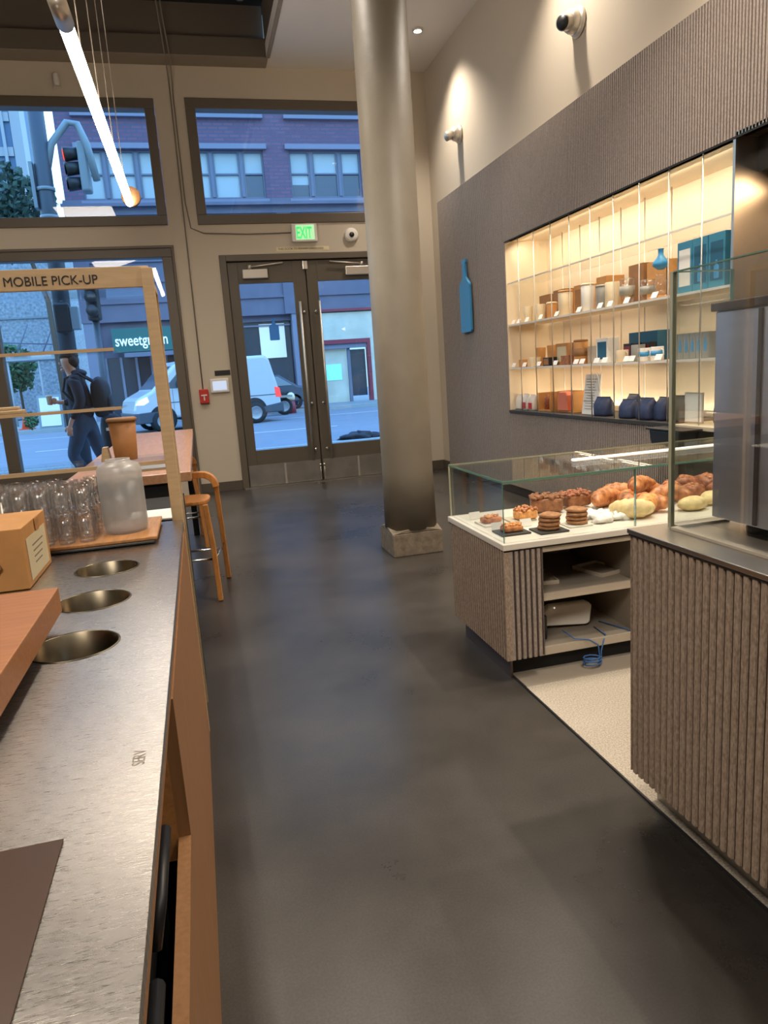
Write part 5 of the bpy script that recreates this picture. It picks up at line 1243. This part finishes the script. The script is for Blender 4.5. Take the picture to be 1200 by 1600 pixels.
for i, z in enumerate((4.93, 4.72, 4.50)):
    v = MB().tube([(-1.34, 12.65, z), (-1.54, 12.60, z-0.03)], [0.09, 0.105], 16).build('visor', 'signal', tl)
    MB().tube([(-1.541, 12.6, z-0.03), (-1.545, 12.6, z-0.03)], 0.08, 16).build('lens', 'redlamp' if i == 0 else 'signal', v)
tl = thing('traffic_signal', (-1.9, 18.5, 2.5), 'second black traffic signal standing farther off, left of the green sign', 'traffic light')
B(-2.25, -1.95, 18.5, 18.8, 2.95, 3.95).build('signal_housing', 'signal', tl, bevel=0.05)
for i, z in enumerate((3.75, 3.45, 3.15)):
    MB().lathe([(0.13, -0.28), (0.12, 0.0)], (-2.10, 18.5, z), 16, 'Y').build('visor', 'signal', tl)
MB().tube([(-2.1, 18.7, -0.05), (-2.1, 18.7, 2.95)], 0.08, 12).build('pole_shaft', 'pole', tl)

# cone, A-frame sign, hydrant, motor scooter, bag on the street
def bush():
    q = MB(); rnd = random.Random(3)
    for k in range(260):
        d = Vector((rnd.gauss(0, 1), rnd.gauss(0, 1), rnd.gauss(0, 1))).normalized()*(rnd.random()**0.4); p = Vector((d.x*0.26, d.y*0.24, 0.36+d.z*0.32)); a = Vector((rnd.gauss(0, 1), rnd.gauss(0, 1), rnd.gauss(0, 1))).normalized(); b = a.orthogonal().normalized(); z = 0.06
        q.add([p+a*z, p+b*z*0.6, p-a*z, p-b*z*0.6], [(0, 1, 2, 3)])
    return q.tube([(0, 0, 0), (0, 0, 0.3)], 0.03, 8)
c_ = thing('traffic_cone', (-6.35, 30.0, 0.06), 'orange traffic cone with pale band across the street', 'cone')
MB().lathe([(0.19, 0.04), (0.06, 0.66), (0.04, 0.72)], (-6.35, 30.0, 0.06), 18).build('cone_body', 'orange', c_)
MB().lathe([(0.142, 0.26), (0.108, 0.42)], (-6.35, 30.0, 0.06), 18).build('band', 'card', c_)
B(-6.6, -6.1, 29.75, 30.25, 0.061, 0.10).build('base', 'orange', c_)
af = thing('sandwich_board', (-5.25, 28.9, 0.06), 'pale blue framed sandwich board standing across the street', 'sign board')
MB().obox((-5.25, 28.9, 0.68), (0.42, 0.02, 0.62), (-0.15, 0, 0)).build('panel', 'sigside', af)
MB().obox((-5.25, 28.87, 0.68), (0.34, 0.02, 0.52), (-0.15, 0, 0)).build('poster', 'whitebag', af)
MB().obox((-5.25, 29.12, 0.68), (0.42, 0.02, 0.62), (0.15, 0, 0)).build('panel', 'sigside', af)
one(bush(), 'planter_bush', 'leafg', 'low green bush between the cone and the sandwich board', 'bush').location = (-5.96, 28.9, 0.06)
hy = thing('hydrant', (3.52, 28.1, -0.05), 'red and cream post standing by the far kerb, right of the motorbike', 'hydrant')
MB().lathe([(0.16, 0), (0.16, 0.25), (0.13, 0.5)], (3.52, 28.1, -0.048), 16).build('red_body', 'maroon', hy)
MB().lathe([(0.14, 0.5), (0.16, 0.62), (0.13, 0.74), (0.05, 0.8)], (3.52, 28.1, -0.048), 16).build('cream_cap', 'ceramic', hy)
def wheel(mb_t, mb_r, x, y, z, r, w):
    mb_t.lathe([(r*0.64, -w/2), (r*0.95, -w/2), (r, -w/4), (r, w/4), (r*0.95, w/2), (r*0.64, w/2)], (0, 0, 0), 28, 'Y', cap=False)
    mb_t.xf((x, y, z), 0, len(mb_t.v)-28*6)
    s = len(mb_r.v); mb_r.lathe([(r*0.1, -w*0.45), (r*0.55, -w*0.40), (r*0.66, -w*0.5), (r*0.66, w*0.4), (r*0.1, w*0.35)], (0, 0, 0), 28, 'Y'); mb_r.xf((x, y, z), 0, s)
mo = thing('motorbike', (2.75, 27.4, 0), 'dark motorbike parked at the far kerb behind the white van', 'motorbike')
tw, rw = MB(), MB(); wheel(tw, rw, 3.15, 27.4, 0.27, 0.32, 0.12); tw.build('tyre', 'tyre', mo); rw.build('rim', 'rim', mo)
tw, rw = MB(), MB(); wheel(tw, rw, 1.75, 27.4, 0.27, 0.32, 0.12); tw.build('tyre', 'tyre', mo); rw.build('rim', 'rim', mo)
MB().prism([(1.8, 0.35), (2.2, 0.3), (2.8, 0.32), (3.2, 0.62), (3.4, 0.82), (2.9, 0.86), (2.5, 0.78), (2.1, 0.92), (1.9, 0.75)], 'Y', 27.25, 27.55).build('bike_body', 'black', mo, bevel=0.05)
MB().tube([(1.95, 27.1, 1.05), (2.0, 27.4, 1.08), (1.95, 27.7, 1.05)], 0.02, 8).tube([(1.75, 27.4, 0.3), (2.0, 27.4, 1.08)], 0.03, 8).build('handlebar', 'chrome', mo)
B(2.75, 3.45, 27.05, 27.7, 0.60, 0.68).build('rear_rack', 'ceramicg', mo)
bk = thing('parked_car', (2.9, 29.4, 0), 'blue car roof and dark bodywork behind the parked motorbike', 'car')
MB().prism([(0.6, 0.35), (0.6, 0.85), (1.2, 1.0), (1.7, 1.42), (3.2, 1.45), (3.9, 1.0), (4.4, 0.9), (4.4, 0.35)], 'Y', 28.75, 30.3).build('car_body', 'vand', bk, bevel=0.08)
MB().prism([(1.4, 1.02), (1.78, 1.36), (2.4, 1.38), (2.4, 1.02)], 'Y', 28.74, 28.76).prism([(2.5, 1.02), (2.5, 1.38), (3.15, 1.38), (3.7, 1.02)], 'Y', 28.74, 28.76).build('car_window', 'sigside', bk)
for x in (1.25, 3.75):
    tw, rw = MB(), MB(); wheel(tw, rw, x, 28.85, 0.37, 0.31, 0.2); tw.build('tyre', 'tyre', bk)
o = one(MB().blob((0, 0, 0.04), (0.34, 0.16, 0.09), 20, 10, 0.22, 8, flat=0.5).blob((0.35, 0.05, 0.03), (0.22, 0.12, 0.06), 16, 8, 0.2, 3, flat=0.5), 'dark_bag', 'pack', 'dark crumpled bag lying on the road just past the kerb', 'bag')
o.location = (3.25, 15.1, -0.045)

# ---- white van, heading left
V = thing('white_van', (0, 0, 0), 'white delivery van on the road, nose to the left', 'van')
Wd = 1.0
side = [(0.02, 0.38), (0.0, 0.72), (0.08, 0.98), (0.20, 1.08), (0.58, 1.26), (1.30, 1.98), (1.55, 2.10), (4.25, 2.14), (4.40, 2.0), (4.66, 1.0), (4.70, 0.45)]
MB().prism(side, 'Y', -Wd, Wd).build('van_body', 'vanw', V, world=False, bevel=0.09, seg=3)
MB().prism([(0.02, 0.30), (-0.04, 0.62), (0.7, 0.66), (0.72, 0.30)], 'Y', -Wd-0.01, Wd+0.01).prism([(4.05, 0.30), (4.0, 0.52), (4.75, 0.62), (4.76, 0.30)], 'Y', -Wd-0.01, Wd+0.01).box(1.5, 3.2, -Wd-0.005, Wd+0.005, 0.30, 0.42).build('bumper', 'vand', V, world=False, bevel=0.03)
# windscreen along the slope, side windows on the flank
ws = MB(); a = Vector((0.62, 0, 1.30)); b = Vector((1.27, 0, 1.95)); nrm = Vector((-(b-a).z, 0, (b-a).x)).normalized()*0.012
ws.add([(a.x+nrm.x, -0.86, a.z+nrm.z), (a.x+nrm.x, 0.86, a.z+nrm.z), (b.x+nrm.x, 0.78, b.z+nrm.z), (b.x+nrm.x, -0.78, b.z+nrm.z),
        (a.x-nrm.x, -0.86, a.z-nrm.z), (a.x-nrm.x, 0.86, a.z-nrm.z), (b.x-nrm.x, 0.78, b.z-nrm.z), (b.x-nrm.x, -0.78, b.z-nrm.z)],
       [(0, 1, 2, 3), (7, 6, 5, 4), (0, 4, 5, 1), (1, 5, 6, 2), (2, 6, 7, 3), (3, 7, 4, 0)])
ws.build('windscreen', 'vang', V, world=False)
MB().prism([(0.95, 1.30), (1.48, 1.82), (2.1, 1.86), (2.1, 1.26)], 'Y', -Wd-0.008, -Wd+0.02).build('side_window', 'vang', V, world=False, bevel=0.01)
MB().box(2.30, 2.31, -Wd-0.004, -Wd+0.01, 0.45, 1.95).box(1.18, 1.19, -Wd-0.004, -Wd+0.01, 0.6, 1.32).box(0.9, 4.5, -Wd-0.006, -Wd+0.01, 0.86, 0.885).build('panel_seam', 'vand', V, world=False)
MB().prism([(0.05, 0.86), (0.14, 0.99), (0.42, 1.10), (0.46, 0.94), (0.30, 0.85)], 'Y', -Wd-0.008, -Wd+0.12).build('head_lamp', 'headl', V, world=False, bevel=0.01)
MB().prism([(4.50, 0.78), (4.48, 1.12), (4.655, 1.08), (4.70, 0.78)], 'Y', -Wd-0.008, -Wd+0.1).build('tail_lamp', 'tail', V, world=False, bevel=0.01)
B(1.35, 1.5, -Wd-0.22, -Wd-0.02, 1.30, 1.52).build('side_mirror', 'vand', V, world=False, bevel=0.03)
for x in (0.82, 3.75):
    q = MB().lathe([(0.415, -0.004), (0.415, 0.05)], (0, 0, 0), 28, 'Y'); q.xf((x, -Wd-0.004, 0.40)); q.build('wheel_arch', 'blackm', V, world=False)
    q = MB(); q2 = MB(); wheel(q, q2, x, -Wd+0.02, 0.335, 0.335, 0.22); wo = q.build('tyre', 'tyre', V, world=False); q2.build('rim', 'rim', wo, world=False)
    q = MB(); q2 = MB(); wheel(q, q2, x, Wd-0.12, 0.335, 0.335, 0.22); q.build('tyre', 'tyre', V, world=False)
V.location = (-2.10, 23.6, -0.05); V.rotation_euler = (0, 0, math.radians(16))

# ================================================================== WALKING MAN
def skin(name, vs, es, rad, m, parent, root=0, lev=2):
    me = bpy.data.meshes.new(name); me.from_pydata([Vector(v)-world_loc(parent) for v in vs], es, []); me.update()
    o = bpy.data.objects.new(name, me); COL.objects.link(o)
    md = o.modifiers.new('s', 'SKIN'); md.use_smooth_shade = True
    for i, r in enumerate(rad):
        sv = me.skin_vertices[0].data[i]; sv.radius = r if isinstance(r, tuple) else (r, r); sv.use_root = (i == root)
    sb = o.modifiers.new('sub', 'SUBSURF'); sb.levels = lev; sb.render_levels = lev
    dg = bpy.context.evaluated_depsgraph_get(); dg.update()
    nm = bpy.data.meshes.new_from_object(o.evaluated_get(dg)); nm.name = name
    bpy.data.objects.remove(o)
    nm.materials.clear(); nm.materials.append(M[m])
    for p in nm.polygons: p.use_smooth = True
    q = bpy.data.objects.new(name, nm); COL.objects.link(q); q.parent = parent
    return q
mx, my = -1.50, 10.2
man = thing('person', (mx, my, 0), 'person walking left past the window in black hoodie and blue jeans', 'person')
def W(x, y, z): return (mx+x, my+y, z)
# body core: pelvis, spine, neck, head, arms with hands, legs
pel = W(0.02, 0, 1.00)
BV = [pel, W(0.0, 0, 1.20), W(-0.01, 0, 1.45), W(-0.03, 0, 1.58), W(-0.05, 0, 1.66), W(-0.055, 0, 1.75), W(-0.045, 0, 1.80),
      W(0.01, -0.18, 1.50), W(0.05, -0.23, 1.22), W(-0.09, -0.24, 0.96), W(-0.11, -0.24, 0.90),           # near arm hanging
      W(0.0, 0.18, 1.50), W(-0.04, 0.22, 1.22), W(-0.26, 0.16, 1.22), W(-0.31, 0.15, 1.24),               # far arm raised
      W(-0.02, -0.10, 0.92), W(-0.15, -0.10, 0.52), W(0.10, -0.10, 0.14), W(-0.02, -0.10, 0.05),          # near leg bent forward
      W(0.06, 0.10, 0.92), W(0.16, 0.10, 0.52), W(0.34, 0.10, 0.12), W(0.26, 0.10, 0.04)]
BE = [(0, 1), (1, 2), (2, 3), (3, 4), (4, 5), (5, 6), (2, 7), (7, 8), (8, 9), (9, 10), (2, 11), (11, 12), (12, 13), (13, 14), (0, 15), (15, 16), (16, 17), (17, 18), (0, 19), (19, 20), (20, 21), (21, 22)]
BR = [(0.08, 0.06), (0.09, 0.08), (0.11, 0.09), 0.06, (0.09, 0.085), (0.125, 0.105), 0.085, 0.05, 0.042, 0.03, 0.026, 0.05, 0.042, 0.03, 0.026, 0.05, 0.045, 0.04, 0.035, 0.05, 0.045, 0.04, 0.035]
skin('body', BV, BE, BR, 'skin', man)
# face details and hair
fx = mx-0.055
q = MB().blob((fx-0.098, my, 1.715), (0.018, 0.012, 0.016), 10, 8, 0).blob((fx-0.085, my, 1.672), (0.014, 0.024, 0.008), 10, 6, 0).blob((fx-0.078, my, 1.632), (0.025, 0.03, 0.02), 10, 6, 0)
q.blob((fx+0.015, my-0.080, 1.72), (0.018, 0.010, 0.028), 10, 8, 0).blob((fx+0.015, my+0.080, 1.72), (0.018, 0.010, 0.028), 10, 8, 0)
q.build('face_features', 'skin', man)
MB().blob((fx-0.082, my-0.035, 1.738), (0.008, 0.012, 0.006), 8, 6, 0).blob((fx-0.082, my+0.035, 1.738), (0.008, 0.012, 0.006), 8, 6, 0).build('eyes', 'ink', man)
MB().blob((fx+0.018, my, 1.805), (0.118, 0.108, 0.070), 18, 10, 0.03, 2).blob((fx+0.058, my, 1.745), (0.080, 0.106, 0.100), 18, 10, 0.03, 5).build('hair', 'hair', man)
# hoodie
HV = [W(0.03, 0, 0.94), W(0.03, 0, 1.15), W(0.02, 0, 1.32), W(0.01, 0, 1.47), W(0.0, 0, 1.56), W(0.02, -0.19, 1.49), W(0.07, -0.25, 1.22), W(-0.06, -0.26, 1.00),
      W(0.02, 0.19, 1.49), W(-0.03, 0.23, 1.22), W(-0.22, 0.17, 1.215)]
HE = [(0, 1), (1, 2), (2, 3), (3, 4), (3, 5), (5, 6), (6, 7), (3, 8), (8, 9), (9, 10)]
skin('hoodie', HV, HE, [(0.16, 0.175), (0.17, 0.17), (0.155, 0.16), (0.15, 0.15), (0.08, 0.08), 0.085, 0.072, 0.052, 0.085, 0.072, 0.050], 'hoodie', man)
MB().blob((mx+0.055, my, 1.575), (0.105, 0.125, 0.055), 18, 8, 0.05, 3).build('hood', 'hoodie', man)
# jeans
JV = [W(0.035, 0, 1.02), W(-0.01, -0.09, 0.90), W(-0.07, -0.10, 0.72), W(-0.15, -0.10, 0.52), W(-0.02, -0.10, 0.32), W(0.09, -0.10, 0.13),
      W(0.07, 0.09, 0.90), W(0.12, 0.10, 0.72), W(0.165, 0.10, 0.52), W(0.26, 0.10, 0.30), W(0.33, 0.10, 0.13), W(0.03, 0, 1.14)]
JE = [(0, 11), (0, 1), (1, 2), (2, 3), (3, 4), (4, 5), (0, 6), (6, 7), (7, 8), (8, 9), (9, 10)]
skin('jeans', JV, JE, [(0.175, 0.17), 0.125, 0.100, 0.080, 0.066, 0.060, 0.125, 0.100, 0.080, 0.066, 0.060, (0.14, 0.13)], 'jeans', man)
for (x, y) in ((0.05, -0.10), (0.30, 0.10)):
    MB().blob((mx+x-0.05, my+y, 0.05), (0.145, 0.055, 0.055), 16, 8, 0.02, 1, flat=0.9).build('shoe', 'black', man)
# hands with fingers
def hand(name, x, y, z, hold):
    h = MB()
    h.blob((x, y, z), (0.038, 0.02, 0.045), 12, 8, 0)
    for i in range(4):
        dx = -0.026+0.017*i
        if hold: h.tube([(x-0.02, y-0.02+0.0*i, z+0.02-0.02*i), (x-0.062, y-0.028, z+0.02-0.02*i), (x-0.068, y+0.012, z+0.018-0.02*i)], [0.010, 0.009, 0.008], 8)
        else: h.tube([(x+dx, y, z-0.035), (x+dx-0.006, y+0.006, z-0.070-0.006*(1-abs(i-1.5))), (x+dx-0.004, y+0.026, z-0.088)], [0.010, 0.009, 0.008], 8)
    h.tube([(x-0.03, y, z+0.02), (x-0.055, y+0.012, z-0.012), (x-0.052, y+0.02, z-0.035)], [0.012, 0.011, 0.009], 8)
    h.build(name, 'skin', man)
hand('hand', mx-0.115, my-0.245, 0.885, False)
hand('hand', mx-0.315, my+0.15, 1.245, True)
o = one(MB().lathe([(0.030, 0), (0.038, 0.11), (0.040, 0.112), (0.036, 0.122)], (0, 0, 0), 18), 'takeaway_cup', 'ceramic', 'pale takeaway cup held by the walking person', 'cup'); o.location = (mx-0.372, my+0.15, 1.20)
bp_ = thing('backpack', (mx+0.25, my, 1.02), 'dark backpack worn by the walking person', 'backpack')
q = MB().blob((mx+0.285, my, 1.255), (0.125, 0.17, 0.255), 22, 14, 0.03, 6, power=0.75); q.build('pack_body', 'pack', bp_)
MB().blob((mx+0.385, my, 1.17), (0.055, 0.13, 0.13), 18, 10, 0.03, 7, power=0.75).build('front_pocket', 'pack', bp_)
for s in (-1, 1): MB().tube([(mx+0.22, my+s*0.11, 1.46), (mx+0.06, my+s*0.14, 1.575), (mx-0.10, my+s*0.15, 1.52), (mx-0.14, my+s*0.155, 1.36), (mx-0.02, my+s*0.18, 1.20), (mx+0.20, my+s*0.14, 1.10)], 0.016, 8).build('strap', 'pack', bp_)
rc = thing('rolling_bag', (mx+0.33, my+0.32, 0), 'dark rolling bag with small white tag behind the walking person', 'bag')
MB().blob((mx+0.34, my+0.32, 0.62), (0.16, 0.13, 0.40), 20, 12, 0.03, 12, power=0.6).build('bag_body', 'pack', rc)
B(mx+0.27, mx+0.37, my+0.185, my+0.192, 0.80, 0.84).build('white_tag', 'card', rc)
for s in (-0.08, 0.08): MB().lathe([(0.05, -0.02), (0.05, 0.02)], (mx+0.34+s, my+0.32, 0.20), 14, 'Y').build('wheel', 'tyre', rc)
MB().box(mx+0.24, mx+0.44, my+0.28, my+0.36, 0.10, 0.26).box(mx+0.26, mx+0.42, my+0.30, my+0.34, -0.008, 0.12).build('bag_foot', 'pack', rc)
